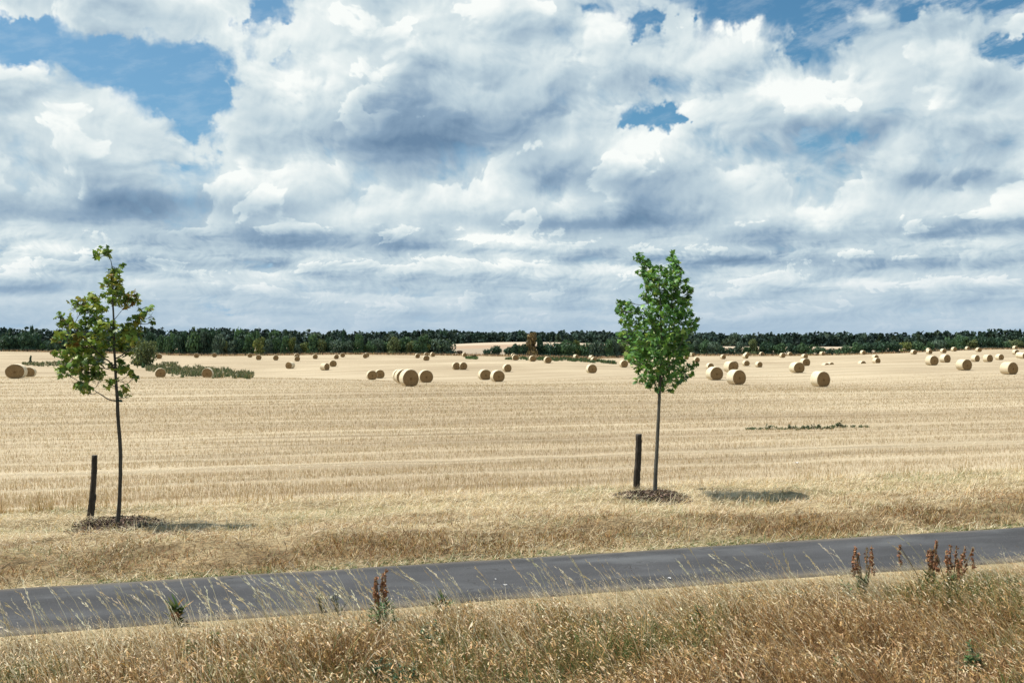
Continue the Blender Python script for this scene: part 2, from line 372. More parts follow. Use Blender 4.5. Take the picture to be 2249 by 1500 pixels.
# (zoom x0, centre, base, height, axis azimuth or None, hidden base?, label)
BALES=[
(0,254,920,232,-14,0,'wide sagging straw bale at the far left edge, brown face turned to us'),
(0,458,900,148,-14,0,'bale half hidden behind the wide sagging one at the far left edge'),
(0,815,556,72,None,0,'tiny bale peeping out at the outermost left leaves of the left maple'),
(300,350,632,80,None,0,'small bale alone on pale ground just right of the pale bush behind the left maple'),
(300,925,588,74,None,0,'left one of two small bales in front of the tallest left hedge trees'),
(300,1203,575,68,None,0,'right one of two small bales in front of the tallest left hedge trees'),
(300,1750,670,68,None,0,'low dark faced bale below and left of the bale near the yellowish hedge top'),
(300,1885,614,78,None,0,'small bale up by the hedge, just above a low dark faced one'),
(300,2148,645,78,None,0,'small bale standing by itself left of the pair stacked one above the other'),
(300,367,912,146,-22,0,'bale standing in front of the left end of the weedy green strip'),
(300,1098,920,156,-8,0,'bale standing in the middle of the weedy green strip, bright side to the right'),
(600,365,593,70,None,0,'upper bale of two that appear one straight above the other'),
(600,370,685,80,None,0,'lower bale of two that appear one straight above the other'),
(600,648,572,72,None,0,'small bale close to the hedge, left of the one touching its foot'),
(600,1072,545,68,None,0,'farthest small bale at the foot of the hedge beside the tan dry grass'),
(600,262,778,104,16,0,'turned bale with its lit side on the right and tan face on the left'),
(600,797,808,110,-56,0,'bale turned sideways showing mostly its pale wrapped side'),
(600,922,718,102,None,0,'front bale of an overlapping pair on the middle slope, brown face'),
(600,972,662,72,None,0,'rear bale of the overlapping pair on the middle slope, dark face'),
(600,1420,643,70,None,0,'front bale of the small overlapping pair under the hedge'),
(600,1445,614,68,None,0,'rear bale of the small overlapping pair under the hedge'),
(600,1522,952,145,None,0,'front bale of the pair left of the big bale cluster'),
(600,1640,912,135,None,0,'rear bale of the pair left of the big bale cluster'),
(600,1945,962,184,None,0,'pale rearmost bale of the big cluster, only its lit side showing'),
(600,2005,1005,226,None,0,'bale squeezed just behind the largest bale in the big cluster'),
(600,2096,1045,256,-20,0,'largest nearest straw bale with a full round brown spiral face'),
(900,243,990,198,None,0,'bale right behind the shoulder of the largest nearest bale'),
(900,118,588,70,None,0,'left one of the small bale trio before the yellowish hedge tree'),
(900,253,570,66,None,0,'rear bale peeping above another below the yellowish hedge tree'),
(900,253,645,86,None,0,'front bale of the trio below the yellowish hedge tree'),
(900,352,622,66,None,0,'low dark bale at the right end of the trio below the yellowish hedge tree'),
(900,843,573,66,None,0,'small bale at the left end of the gap in the hedge'),
(900,712,815,112,None,0,'front left bale of the middle pair below the gap in the hedge'),
(900,818,762,112,None,0,'rear right bale of the middle pair below the gap in the hedge'),
(900,1155,947,162,None,0,'left bale of the near pair in the centre of the field, lit left rim'),
(900,1352,975,182,None,0,'right bale of the near pair in the centre of the field'),
(900,1500,822,118,None,0,'single bale behind and right of the near pair in the centre'),
(900,1600,596,66,None,0,'small orange tinged bale hidden behind another left of the ochre tree'),
(900,1630,642,90,None,0,'bale on the field edge below and left of the ochre tree'),
(900,1895,660,95,None,0,'bale on the field edge right below the ochre tree'),
(900,2137,604,62,None,0,'small bale peeping over another right of the ochre tree'),
(900,2128,688,100,None,0,'front bale on the field edge right of the ochre tree'),
(1100,963,606,62,None,0,'first small bale along the hedge right of the ochre tree, above the weed strip'),
(1100,1155,608,66,-40,0,'second small bale along the hedge right of the ochre tree'),
(1100,1398,610,66,-40,0,'small sideways bale along the hedge above the half sunk one'),
(1100,1432,704,74,None,1,'half sunk tan bale with only its top above the slope beside the weed strip'),
(1100,1398,840,136,None,0,'bale alone in open stubble left of the right maple'),
(1100,1820,588,60,None,0,'tiny bale by the hedge at the left edge of the right maple crown'),
(1100,1895,758,108,None,0,'bale partly covered by the left leaves of the right maple'),
(1100,1985,668,90,None,0,'bale almost hidden behind the left leaves of the right maple'),
(1480,283,577,62,-30,0,'upper small bale just right of the right maple crown'),
(1480,350,645,78,None,0,'lower small bale just right of the right maple crown'),
(1480,185,685,70,None,0,'bale half hidden behind the right leaves of the right maple'),
(1480,758,588,72,None,0,'small bale before the low spot of the hedge right of the right maple'),
(1480,1105,597,72,-30,0,'front bale of the touching pair near the hedge, right of the low spot'),
(1480,1130,574,62,None,0,'rear bale of the touching pair near the hedge, right of the low spot'),
(1480,1262,573,56,None,0,'left smaller bale of two side by side against the hedge'),
(1480,1355,573,60,None,0,'right larger bale of two side by side against the hedge'),
(1480,555,786,98,None,1,'half sunk bale behind the nearest left bale of the right field'),
(1480,872,822,160,None,0,'bale behind the two nearest ones right of the right maple'),
(1480,900,800,140,None,0,'bale hidden by another, only its dark shoulder showing above'),
(1480,625,950,194,None,0,'big bale with bright left side nearest to the right maple'),
(1480,960,1015,220,None,0,'big bale in front, second from the right maple, shadow at its right'),
(1480,1112,748,84,None,0,'dark faced bale in the dip between two half sunk ones'),
(1480,1310,768,86,None,1,'half sunk bale showing a dark semicircle, right of the dark faced one'),
(1480,1788,570,60,None,0,'small bale against the hedge above a nearer dark faced one'),
(1480,1675,642,72,None,0,'small dark faced bale out from the hedge, left of a bale pair'),
(1480,2016,598,75,None,0,'small bale straight above the rear bale of a pair'),
(1480,2022,730,125,None,0,'rear bale of the overlapping pair left of the nearest right bale'),
(1480,1898,835,168,None,0,'front bale of the overlapping pair left of the nearest right bale'),
(1700,710,1055,230,None,0,'nearest bale of the right field with half pale side and half dark face'),
(1700,742,565,62,None,0,'first of three small bales in a row against the hedge'),
(1700,836,565,54,None,0,'middle smallest of three small bales in a row against the hedge'),
(1700,935,566,54,-50,0,'last of three small bales in a row against the hedge, lying sideways'),
(1700,795,768,98,None,1,'left of two sunk bale tops touching on the slope crest'),
(1700,868,768,92,None,1,'right dark sliver of two sunk bale tops touching on the slope crest'),
(1700,1355,758,96,None,1,'sunk bale top alone on the slope crest, pale left side'),
(1700,1284,553,56,None,0,'left bale of the small pair against the darker hedge'),
(1700,1372,555,68,None,0,'right bale of the small pair against the darker hedge'),
(1700,1560,644,80,None,0,'rear bale of the tight pair right of the sunk tops'),
(1700,1578,688,86,None,0,'front bale of the tight pair right of the sunk tops'),
(1700,2065,535,52,None,0,'left smaller bale of the pair where the hedge starts to climb'),
(1700,2155,560,72,None,0,'right larger bale of the pair where the hedge starts to climb'),
(1929,784,528,72,None,0,'front bale of a trio high on the rising ground'),
(1929,775,508,60,None,0,'bale directly behind the front one in the trio on the rising ground'),
(1929,855,503,54,None,0,'right tiny bale of the trio on the rising ground'),
(1929,1003,535,70,None,0,'small bale between the trio and the four single far right ones'),
(1929,1168,515,64,None,0,'small bale on the rising ground above the gap between two pale sided bales'),
(1929,1375,482,54,None,0,'highest tiny bale touching the hedge on the right'),
(1929,1548,512,68,None,0,'small dark faced bale high on the rise above a row of three'),
(1929,2110,475,54,None,0,'tiny bale against the hedge near the right frame edge'),
(1929,825,712,148,None,0,'left larger bale of the side by side pair on the right slope'),
(1929,1030,683,122,None,0,'right smaller bale of the side by side pair on the right slope'),
(1929,1496,668,96,None,0,'first of a row of three bales on the right slope, partly covered'),
(1929,1690,668,112,None,0,'middle tallest of the row of three bales on the right slope'),
(1929,1870,660,93,None,0,'last smallest of the row of three bales on the right slope'),
(1929,1320,802,168,None,0,'large bale in front of the row of three on the right slope'),
(1929,2015,857,194,None,0,'large nearest bale close to the right frame edge'),
(1929,2120,558,76,None,0,'left bale of the cluster at the right frame edge'),
(1929,2185,612,88,None,0,'front bale of the cluster at the right frame edge'),
(1929,2238,592,92,None,0,'rear bale cut by the right frame edge'),
]
BD=[]
for (x0,cx,base,h,ax,hid,lab) in BALES:
    px=x0+cx/K; py=700+base/K; d=F*1.40*K/h
    BD.append((px,py,d,ax,hid,lab))
HEDGE=np.array([(-700,768,430),(-60,771,385),(120,774,380),(400,781,345),(700,778.5,345),(1000,781,345),(1300,785.5,335),(1500,782,360),(1800,781.5,360),(1950,777,375),(2100,769,405),(2300,767,430),(3000,764,470)],float)
pts=[]
for (px,py,d,ax,hid,lab) in BD: pts.append((math.degrees(math.atan((px-CXP)/F)),math.log(d),Zof(py,d),.35))
for px,py,d in HEDGE: pts.append((math.degrees(math.atan((px-CXP)/F)),math.log(d),Zof(py,d),.25))
for a in range(-50,51,4):
    for d in (22,30,40,55,70): pts.append((a,math.log(d),0,.1))
    px=CXP+F*math.tan(R(max(-40,min(40,a))))
    wb=np.interp(px,[0,940,1000,1160,1330,1470,1600,1900,2300],[765,762,753,752,755,760,761,762,763]); hb_=np.interp(px,HEDGE[:,0],HEDGE[:,1])
    hd=float(np.interp(px,HEDGE[:,0],HEDGE[:,2]))
    for d in (hd*1.22,hd*1.45,640,740,840,960):
        py=wb+(min(hb_,775)-wb)*max(0,(820-d)/(820-hd))**1.2
        pts.append((a,math.log(d),Zof(py,d),.25))
pts=np.array(pts)
AL,DL=6.,.20
def kern(a1,l1,a2,l2): return 4.*np.exp(-.5*((a1[:,None]-a2[None])/AL)**2-.5*((l1[:,None]-l2[None])/DL)**2)
_Kxx=kern(pts[:,0],pts[:,1],pts[:,0],pts[:,1])+np.diag(pts[:,3]**2)
_al=np.linalg.solve(_Kxx,pts[:,2])
_ga=np.linspace(-70,70,141); _gl=np.linspace(math.log(18),math.log(1300),150)
_A,_L=np.meshgrid(_ga,_gl,indexing='ij')
_G=(kern(_A.ravel(),_L.ravel(),pts[:,0],pts[:,1])@_al).reshape(_A.shape)
def terr(X,Y):
    X=np.asarray(X,float);Y=np.asarray(Y,float)
    a=np.degrees(np.arctan2(X,Y)); d=np.abs(Y)+1e-6
    r=np.hypot(X,Y); d=np.where(np.abs(a)<60,np.maximum(d,1e-3),r)
    fa=np.clip((a+70),0,139.999); l=np.log(np.clip(d,18.01,1299)); fl=(l-_gl[0])/(_gl[1]-_gl[0]); fl=np.clip(fl,0,148.999)
    i=fa.astype(int); j=fl.astype(int); u=fa-i; v=fl-j
    z=(_G[i,j]*(1-u)+_G[i+1,j]*u)*(1-v)+(_G[i,j+1]*(1-u)+_G[i+1,j+1]*u)*v
    w_=np.clip((np.log(d)-math.log(22))/.6,0,1); w_=w_*w_*(3-2*w_)
    front=np.clip((75-np.abs(a))/15,0,1)*(Y>0)
    z=z*w_*front
    s=X*ES[0]+Y*ES[1]; t=X*EN[0]+Y*EN[1]
    near=np.clip((60-r)/30,0,1)
    bank=.16*np.exp(-((t-16.6)/1.1)**2)-.05*np.exp(-((t-15.0)/.3)**2)+.05*np.exp(-((t-18.5)/1.5)**2)
    lump=(fbm(s*.9,t*1.4,3)-.5)*.20*np.clip((t-14.9)/1.2,0,1)*np.clip((21.5-t)/1.5,0,1)
    fore=(fbm(s*.9,t*1.1,8)-.5)*.34*np.clip((12.2-t)/1.5,0,1)+.10*np.clip((11.6-t)/2.5,0,1)
    clods=(fbm(s*.5,t*.8,5)-.5)*.10*np.clip((t-21.5)/2,0,1)
    return z+(bank+lump+fore+clods)*near
def tz(x,y): return float(terr(np.array([x]),np.array([y]))[0])
def ground_at(px,py,dmin=8.,dmax=700.):
    d=np.exp(np.linspace(math.log(dmin),math.log(dmax),4000)); X=(px-CXP)/F*d
    dz=Zof(py,d)-terr(X,d)
    k=np.argmax(dz<=0)
    return np.array([X[k],d[k],terr(X[k:k+1],d[k:k+1])[0]])

az_g=np.radians(np.concatenate([np.arange(-180,-42,4.),np.arange(-42,42,.3),np.arange(42,180,4.)]))
rr=np.concatenate([[.5,2,4,5.5],np.linspace(7,34,230)[0:],np.exp(np.linspace(math.log(34.15),math.log(1200),300)),np.exp(np.linspace(math.log(1300),math.log(9000),24))])
RR,AZ=np.meshgrid(rr,az_g,indexing='ij')
GX=RR*np.sin(AZ); GY=RR*np.cos(AZ); GZ=terr(GX,GY)
na=len(az_g); nr=len(rr)
GV=np.stack([GX,GY,GZ],-1).reshape(-1,3)
i=np.arange(nr-1)[:,None]; j=np.arange(na)[None]; j2=(j+1)%na
GF=np.stack([i*na+j,i*na+j2,(i+1)*na+j2,(i+1)*na+j],-1).reshape(-1,4)[:, ::-1]
hub=len(GV); GV=np.vstack([GV,[0,0,0]])
cen=GV[GF].mean(1)
ft=cen[:,0]*EN[0]+cen[:,1]*EN[1]
def hedge_d(px): return np.interp(px,HEDGE[:,0],HEDGE[:,2])
cpx=CXP+F*cen[:,0]/np.maximum(cen[:,1],1)
isfar=((cen[:,1]>hedge_d(cpx)+7))|(np.hypot(cen[:,0],cen[:,1])>1000)
zone=np.where(isfar,2,np.where(ft<21.3,0,1))
for k,(nm,mt) in enumerate((('grass_verge','verge'),('stubble_field','field'),('far_field','farfield'))):
    f=GF[zone==k]
    if k==0: 
        ft_=np.stack([np.arange(na),(np.arange(na)+1)%na,np.full(na,hub)],-1)
        faces=[f,ft_]
    else: faces=[f]
    used=np.unique(np.concatenate([q.ravel() for q in faces])); mp=np.full(len(GV),-1); mp[used]=np.arange(len(used))
    o=link(nm,mesh_data(nm,GV[used],[mp[q] for q in faces],smooth_=True),M[mt]); tag(o,kind='structure')

# footpath: a slab about 5 cm thick with worn edges
ss=np.arange(-120,160,.25)
mb=MB(); prof=[(12.40,-.06),(12.43,.018),(12.50,.03),(13.0,.042),(13.57,.05),(14.2,.042),(14.66,.03),(14.73,.018),(14.76,-.06)]
P=[]
for q,(t_,z_) in enumerate(prof):
    jt=(fbm(ss*1.5,ss*0+q,2)-.5)*(.10 if q in(0,1,2,6,7,8) else 0)
    if q in (0,1,2): jt=(fbm(ss*1.5,ss*0,2)-.5)*.12
    if q in (6,7,8): jt=(fbm(ss*1.5,ss*0+9,4)-.5)*.12
    t2=t_+jt; x=ss*ES[0]+t2*EN[0]; y=ss*ES[1]+t2*EN[1]
    cx_=ss*ES[0]+13.57*EN[0]; cy_=ss*ES[1]+13.57*EN[1]
    P.append(np.stack([x,y,z_+terr(cx_,cy_)],-1))
P=np.stack(P,1); n,k,_=P.shape
i=np.arange(n-1)[:,None]*k; j=np.arange(k-1)[None]
mb.add(P.reshape(-1,3),[np.stack([i+j,i+k+j,i+k+j+1,i+j+1],-1).reshape(-1,4)[:,::-1]])
o=mb.build('footpath',M['asphalt']); tag(o,kind='structure')

# ====================================================================== grasses
def blades(root,h,az_,lean,bend,width,faz,tint,seg=2):
    N=len(root); D=np.stack([np.sin(az_),np.cos(az_),0*az_],-1); Wd=np.stack([np.cos(faz),np.sin(faz),0*faz],-1)
    P=[root]; u=root.copy()
    for k in range(seg):
        th=lean+bend*(k+.5)/seg
        u=u+(np.sin(th)[:,None]*D+np.cos(th)[:,None]*np.array([0,0,1.]))*(h/seg)[:,None]; P.append(u)
    V=[]
    for k in range(seg):
        w_=(width*(1-.35*k/seg)*.5)[:,None]*Wd
        V+= [P[k]-w_,P[k]+w_]
    V.append(P[seg]); V=np.stack(V,1); m=2*seg+1
    b=np.arange(N)[:,None]*m; fs=[]
    for k in range(seg-1): fs.append(b+np.array([[2*k,2*k+1,2*k+3,2*k+2]]))
    tri=b+np.array([[2*seg-2,2*seg-1,2*seg]])
    T=np.repeat(tint,m,axis=0)
    out=[tri]
    if fs: out.append(np.concatenate(fs))
    return V.reshape(-1,3),out,T,P[seg],P[seg]-P[seg-1]
def from_st(s,t): return s*ES[0]+t*EN[0], s*ES[1]+t*EN[1]
STRAW=(.60,.49,.31); PALE=(.70,.62,.44); GOLD=(.47,.30,.125); BROWN=(.24,.138,.058); DARK=(.11,.066,.03); OLIVE=(.20,.20,.075); GREEN=(.085,.135,.04); RUST=(.27,.12,.05)
def inview(X,Y,mx=.56): return (np.abs(X)<mx*Y+2.4)
# --- long dry grass in the foreground
def long_grass():
    mb=MB()
    N=400000
    s=rng.uniform(-11,14,N); t=12.40-rng.power(1.0,N)*5.4
    X,Y=from_st(s,t); k=inview(X,Y)&(Y>6.6); s,t,X,Y=s[k],t[k],X[k],Y[k]
    cl=fbm(s*1.1,t*1.3,21); cl2=fbm(s*.45,t*.6,33)
    up=np.clip((12.35-t)/2.2,0,1)
    keep=rng.random(len(s))<(.22+.78*np.clip(cl*2.4-.62,0,1)); s,t,X,Y,cl,cl2,up=[q[keep] for q in (s,t,X,Y,cl,cl2,up)]
    n=len(s)
    hgt=(.04+.34*up**1.2*(.15+3.2*np.clip(cl-.2,0,1)**1.4))*rng.uniform(.5,1.35,n)
    wild=rng.random(n)
    lean=np.where(wild<.55,rng.uniform(.7,1.5,n),rng.uniform(.05,.6,n)); az_=rng.normal(-1.3,1.6,n)
    flat=rng.random(n)<.35; az_=np.where(flat,rng.uniform(-np.pi,np.pi,n),az_)
    bend=rng.uniform(.1,1.3,n)
    g=cl2+rng.normal(size=n)*.05
    brown=np.clip((11.5-t)/2.2,0,1)*.85+np.clip((s-2)/8,0,1)*.25  # browner nearer and rightward: partly real dry tone, partly painted vignette darkening
    T=pick([STRAW,PALE,GOLD,BROWN,DARK],[.22,.10,.28,.23,.17],n)
    Tb=pick([GOLD,BROWN,STRAW,RUST,DARK],[.27,.31,.04,.10,.28],n)
    T=np.where((rng.random(n)<brown)[:,None],Tb,T)
    gm=(g>.56)&(up>.25)
    T=np.where((gm&(rng.random(n)<.6))[:,None],pick([OLIVE,GREEN,(.13,.19,.06)],[.4,.35,.25],n),T)
    root=np.stack([X,Y,terr(X,Y)-.01],-1)
    V,f,TT,_,_=blades(root,hgt,az_,lean,bend,rng.uniform(.004,.009,n),rng.uniform(0,np.pi,n),T)
    mb.add(V,f,TT)
    # curled dry husks and seed tufts on top of the sward
    N=80000; s=rng.uniform(-11,14,N); t=12.3-rng.random(N)**.8*5.2
    X,Y=from_st(s,t); k=inview(X,Y)&(Y>6.6)&(rng.random(N)<.25+1.1*np.clip(fbm(s*1.1,t*1.3,21)-.2,0,1)); s,t,X,Y=s[k],t[k],X[k],Y[k]; n=len(s)
    up=np.clip((12.35-t)/2.2,0,1); zz=terr(X,Y)+(.03+.34*up**1.2*(.15+3.2*np.clip(fbm(s*1.1,t*1.3,21)-.2,0,1)**1.4))*rng.uniform(.35,1.0,n)
    T=pick([PALE,STRAW,GOLD,(.62,.44,.26),BROWN],[.18,.27,.26,.17,.12],n)
    Tb=pick([(.58,.42,.25),GOLD,STRAW,(.50,.30,.14),BROWN],[.3,.25,.2,.15,.1],n); T=np.where((rng.random(n)<np.clip((11.2-t)/2,0,.9))[:,None],Tb,T)
    az_=rng.normal(-1.4,.9,n); V,f,TT,_,_=blades(np.stack([X,Y,zz],-1),rng.uniform(.03,.085,n),az_,rng.uniform(.5,1.3,n),rng.uniform(.4,1.9,n),rng.uniform(.007,.017,n),rng.uniform(-.5,.5,n),T,3); mb.add(V,f,TT)
    # flowering stems with ears
    N=15000; s=rng.uniform(-9,12,N); t=12.1-rng.random(N)*5
    X,Y=from_st(s,t); k=inview(X,Y)&(Y>6.8)&(fbm(s*.8,t*.9,55)>.36); s,t,X,Y=s[k],t[k],X[k],Y[k]; n=len(s)
    up=np.clip((12.3-t)/2.,.15,1)
    hgt=(.22+.36*up)*rng.uniform(.6,1.25,n)
    root=np.stack([X,Y,terr(X,Y)],-1)
    brown=rng.random(n)<np.clip((11.2-t)/2.5,0,.85)
    T=np.where(brown[:,None],pick([GOLD,BROWN,STRAW,RUST],[.5,.22,.2,.08],n),pick([PALE,STRAW],[.5,.5],n))
    ears(mb,root,hgt,rng.normal(-1.35,.6,n),rng.uniform(.1,.7,n),rng.uniform(.3,1.2,n),.0035,T,rng.uniform(.05,.10,n),7)
    # tall pale plumes standing along the near path edge
    cl_=[(-5.4,12),(-4.3,9),(-3.6,7),(-2.6,5),(-1.95,13),(-1.1,9),(-.6,10),(.1,8),(.9,26),(1.7,14),(2.8,7),(4.0,8),(4.9,5),(-4.9,8),(-.2,5),(1.3,14),(6.4,5),(7.4,4)]
    S=np.concatenate([rng.normal(c,.24,int(m*1.35)) for c,m in cl_]+[rng.uniform(-7,10,60)]); n=len(S)
    t=rng.uniform(11.75,12.36,n); X,Y=from_st(S,t)
    root=np.stack([X,Y,terr(X,Y)],-1)
    T=pick([PALE,(.70,.63,.46),STRAW],[.5,.3,.2],n)
    ears(mb,root,rng.uniform(.32,.72,n),rng.normal(-1.45,.3,n),rng.uniform(.10,.45,n),rng.uniform(.3,.9,n),.006,T,rng.uniform(.14,.24,n),18)
    S=np.concatenate([rng.normal(-5.6,.7,70),rng.uniform(-7,-3,50)]); n=len(S); t=rng.uniform(9.6,11.6,n); X,Y=from_st(S,t)
    root=np.stack([X,Y,terr(X,Y)],-1)
    ears(mb,root,rng.uniform(.4,.8,n),rng.normal(-1.45,.3,n),rng.uniform(.2,.6,n),rng.uniform(.4,1.,n),.005,pick([PALE,STRAW],[.6,.4],n),rng.uniform(.12,.2,n),12)
    o=mb.build('long_grass',M['blade']); tag(o,'long dry golden grass with pale seed plumes in front of the path','grass',kind='stuff')
def ears(mb,root,hgt,az_,lean,bend,width,T,elen,m):
    n=len(root)
    V,f,TT,tip,dr=blades(root,hgt,az_,lean,bend,np.full(n,width),rng.uniform(-.4,.4,n),T,3); mb.add(V,f,TT)
    dr=dr/np.linalg.norm(dr,axis=1)[:,None]
    u=rng.uniform(-1,.35,(n,m)); c=tip[:,None]+dr[:,None]*(u*elen[:,None])[...,None]
    wd=(1-np.abs(u+.3)*.7)[...,None]
    off=rng.normal(size=(n,m,3)); off/=np.linalg.norm(off,axis=2)[...,None]
    L=elen[:,None,None]*.30
    a=c; b_=c+dr[:,None]*L*.5+off*L*.32*wd; e=c+dr[:,None]*L*.9+off*L*.22*wd
    Vq=np.stack([a,b_,e],2).reshape(-1,3); fq=np.arange(n*m*3).reshape(-1,3)
    mb.add(Vq,[fq],np.repeat(T*1.08,m*3,axis=0))
long_grass()
# --- mown grass lying on the verge
def mown():
    mb=MB(); N=260000
    s=rng.uniform(-14,20,N); t=rng.uniform(14.72,21.6,N); X,Y=from_st(s,t); k=inview(X,Y); s,t,X,Y=s[k],t[k],X[k],Y[k]
    cl=fbm(s*.7,t*1.5,61); br=np.exp(-((t-15.95-(fbm(s*.3,s*0,3)-.5)*1.0)/.75)**2)+.45*np.exp(-((t-17.6-(fbm(s*.25,s*0,6)-.5)*2.)/.6)**2)
    k=rng.random(len(s))<(.10+1.1*cl)*(1-.45*np.clip(br,0,1)); s,t,X,Y,cl,br=[q[k] for q in (s,t,X,Y,cl,br)]; n=len(s)
    h=rng.uniform(.06,.26,n); lean=np.where(rng.random(n)<.8,rng.uniform(1.15,1.5,n),rng.uniform(.3,1.1,n))
    az_=np.where(rng.random(n)<.6,rng.choice([R(74),R(-106)],n)+rng.normal(0,.45,n),rng.uniform(-np.pi,np.pi,n))
    T=pick([STRAW,PALE,GOLD,BROWN,OLIVE],[.42,.42,.09,.05,.02],n)
    Tb=pick([GOLD,BROWN,STRAW,DARK,RUST],[.20,.38,.07,.25,.10],n)
    grn=pick([OLIVE,GREEN,(.20,.23,.11)],[.4,.2,.4],n)
    T=np.where((rng.random(n)<br*1.5*np.clip(fbm(s*.5,t*.9,18)*2.6-.55,0,1))[:,None],Tb,T)
    T=np.where((((t<15.15)&(rng.random(n)<.33))|((fbm(s*.5,t*.9,77)>.62)&(rng.random(n)<.30)))[:,None],grn,T)
    root=np.stack([X,Y,terr(X,Y)+rng.uniform(0,.05,n)*(.5+cl)],-1)
    V,f,TT,_,_=blades(root,h,az_,lean,rng.uniform(-.1,.5,n),rng.uniform(.004,.010,n),az_*-1+rng.normal(0,.4,n),T); mb.add(V,f,TT)
    N=60000; s=rng.uniform(-14,20,N); t=15.05+rng.gamma(2.,.45,N)+(fbm(s*.3,s*0,3)-.5)*.8; X,Y=from_st(s,t); k=inview(X,Y)&(t<21)&(rng.random(N)<np.clip(fbm(s*1.2,t*1.6,39)*2.6-.75,0,1)); s,t,X,Y=s[k],t[k],X[k],Y[k]; n=len(s)
    T=pick([GOLD,BROWN,STRAW,DARK,RUST,OLIVE,PALE],[.20,.30,.12,.18,.08,.08,.04],n)
    V,f,TT,_,_=blades(np.stack([X,Y,terr(X,Y)],-1),rng.uniform(.05,.17,n),rng.uniform(-3.2,3.2,n),rng.uniform(.1,1.1,n),rng.uniform(0,1.2,n),rng.uniform(.005,.011,n),rng.uniform(-.8,.8,n),T); mb.add(V,f,TT)
    N=1500; s=rng.uniform(-14,20,N); t=rng.uniform(14.75,15.15,N); X,Y=from_st(s,t); k=inview(X,Y)&(fbm(s*.8,t*1.,47)>.5); X,Y=X[k],Y[k]; n=len(X)*6; X=np.repeat(X,6)+rng.normal(size=n)*.04; Y=np.repeat(Y,6)+rng.normal(size=n)*.03
    V,f,TT,_,_=blades(np.stack([X,Y,terr(X,Y)],-1),rng.uniform(.03,.08,n),rng.uniform(-3.2,3.2,n),rng.uniform(.4,1.3,n),rng.uniform(0,.8,n),rng.uniform(.008,.016,n),rng.uniform(-.8,.8,n),pick([GREEN,(.11,.16,.06),OLIVE],[.4,.35,.25],n)); mb.add(V,f,TT)
    o=mb.build('mown_grass',M['blade']); tag(o,'mown yellowed grass lying on the verge between path and stubble','grass',kind='stuff')
mown()
# --- stubble
def stubble():
    mb=MB()
    N=490000
    Y_=19.5+(125-19.5)*rng.random(N)**1.7
    X_=rng.uniform(-1,1,N)*(.56*Y_+2.4)
    s=X_*ES[0]+Y_*ES[1]; t=X_*EN[0]+Y_*EN[1]
    row=.15; t=np.round(t/row)*row+rng.normal(0,.03,N)
    edge=21.35+(fbm(s*.8,s*0+2,9)-.5)*.35
    k=(t>edge)&(rng.random(N)<np.clip((128-Y_)/70,0,1)); s,t,edge=s[k],t[k],edge[k]
    wv=(fbm(s*.02,t*.05,44)-.5)*1.6; tt=t+wv
    b1=np.abs(((tt/2.75)%1)-.5)*2; b2=fbm(s*.012,tt*.55,90)                 # straw left between the cutter passes
    low=(b1>.80)|(b2>.63)
    gap=.5*fbm(s*1.3,t*2.2,29)+.5*fbm(s*.05,t*.8,31)+.02
    k=rng.random(len(s))<np.where(low,.75,.30+1.0*np.clip(gap*1.5-.2,0,1)); s,t,edge,low,gap=[q[k] for q in (s,t,edge,low,gap)]
    X,Y=from_st(s,t); n=len(s); sw=fbm(s*.06,t*.9,95)
    h=np.where(low,rng.uniform(.05,.14,n),rng.uniform(.07,.15,n))*(.6+.8*sw)
    first=(t-edge)<.45
    h=np.where(first,h*rng.uniform(1.,2.0,n)*(.7+1.1*(fbm(s*1.6,s*0,14)>.5)),h)
    ln=np.where(low,rng.uniform(.9,1.5,n),np.abs(rng.normal(0,.18,n)))
    T=pick([(.55,.415,.26),(.62,.485,.315),(.38,.26,.15),(.68,.57,.40)],[.34,.32,.20,.14],n)
    Tl=pick([(.70,.60,.43),(.76,.68,.52),(.62,.50,.34)],[.45,.35,.2],n)
    T=np.where(low[:,None],Tl,T); T=np.where((first&(rng.random(n)<.7))[:,None],pick([(.50,.34,.16),(.60,.44,.22),(.36,.23,.11)],[.45,.35,.2],n),T)
    w_=rng.uniform(.006,.011,n)*np.clip(Y/28,1,3.5)
    root=np.stack([X,Y,terr(X,Y)-.005],-1)
    V,f,TT,_,_=blades(root,h,rng.uniform(-np.pi,np.pi,n),ln,rng.uniform(-.1,.3,n),w_,rng.normal(.28,.5,n),T,1); mb.add(V,f,TT)
    o=mb.build('stubble',M['blade']); tag(o,'cut straw stubble standing in rows across the field','stubble',kind='stuff')
stubble()

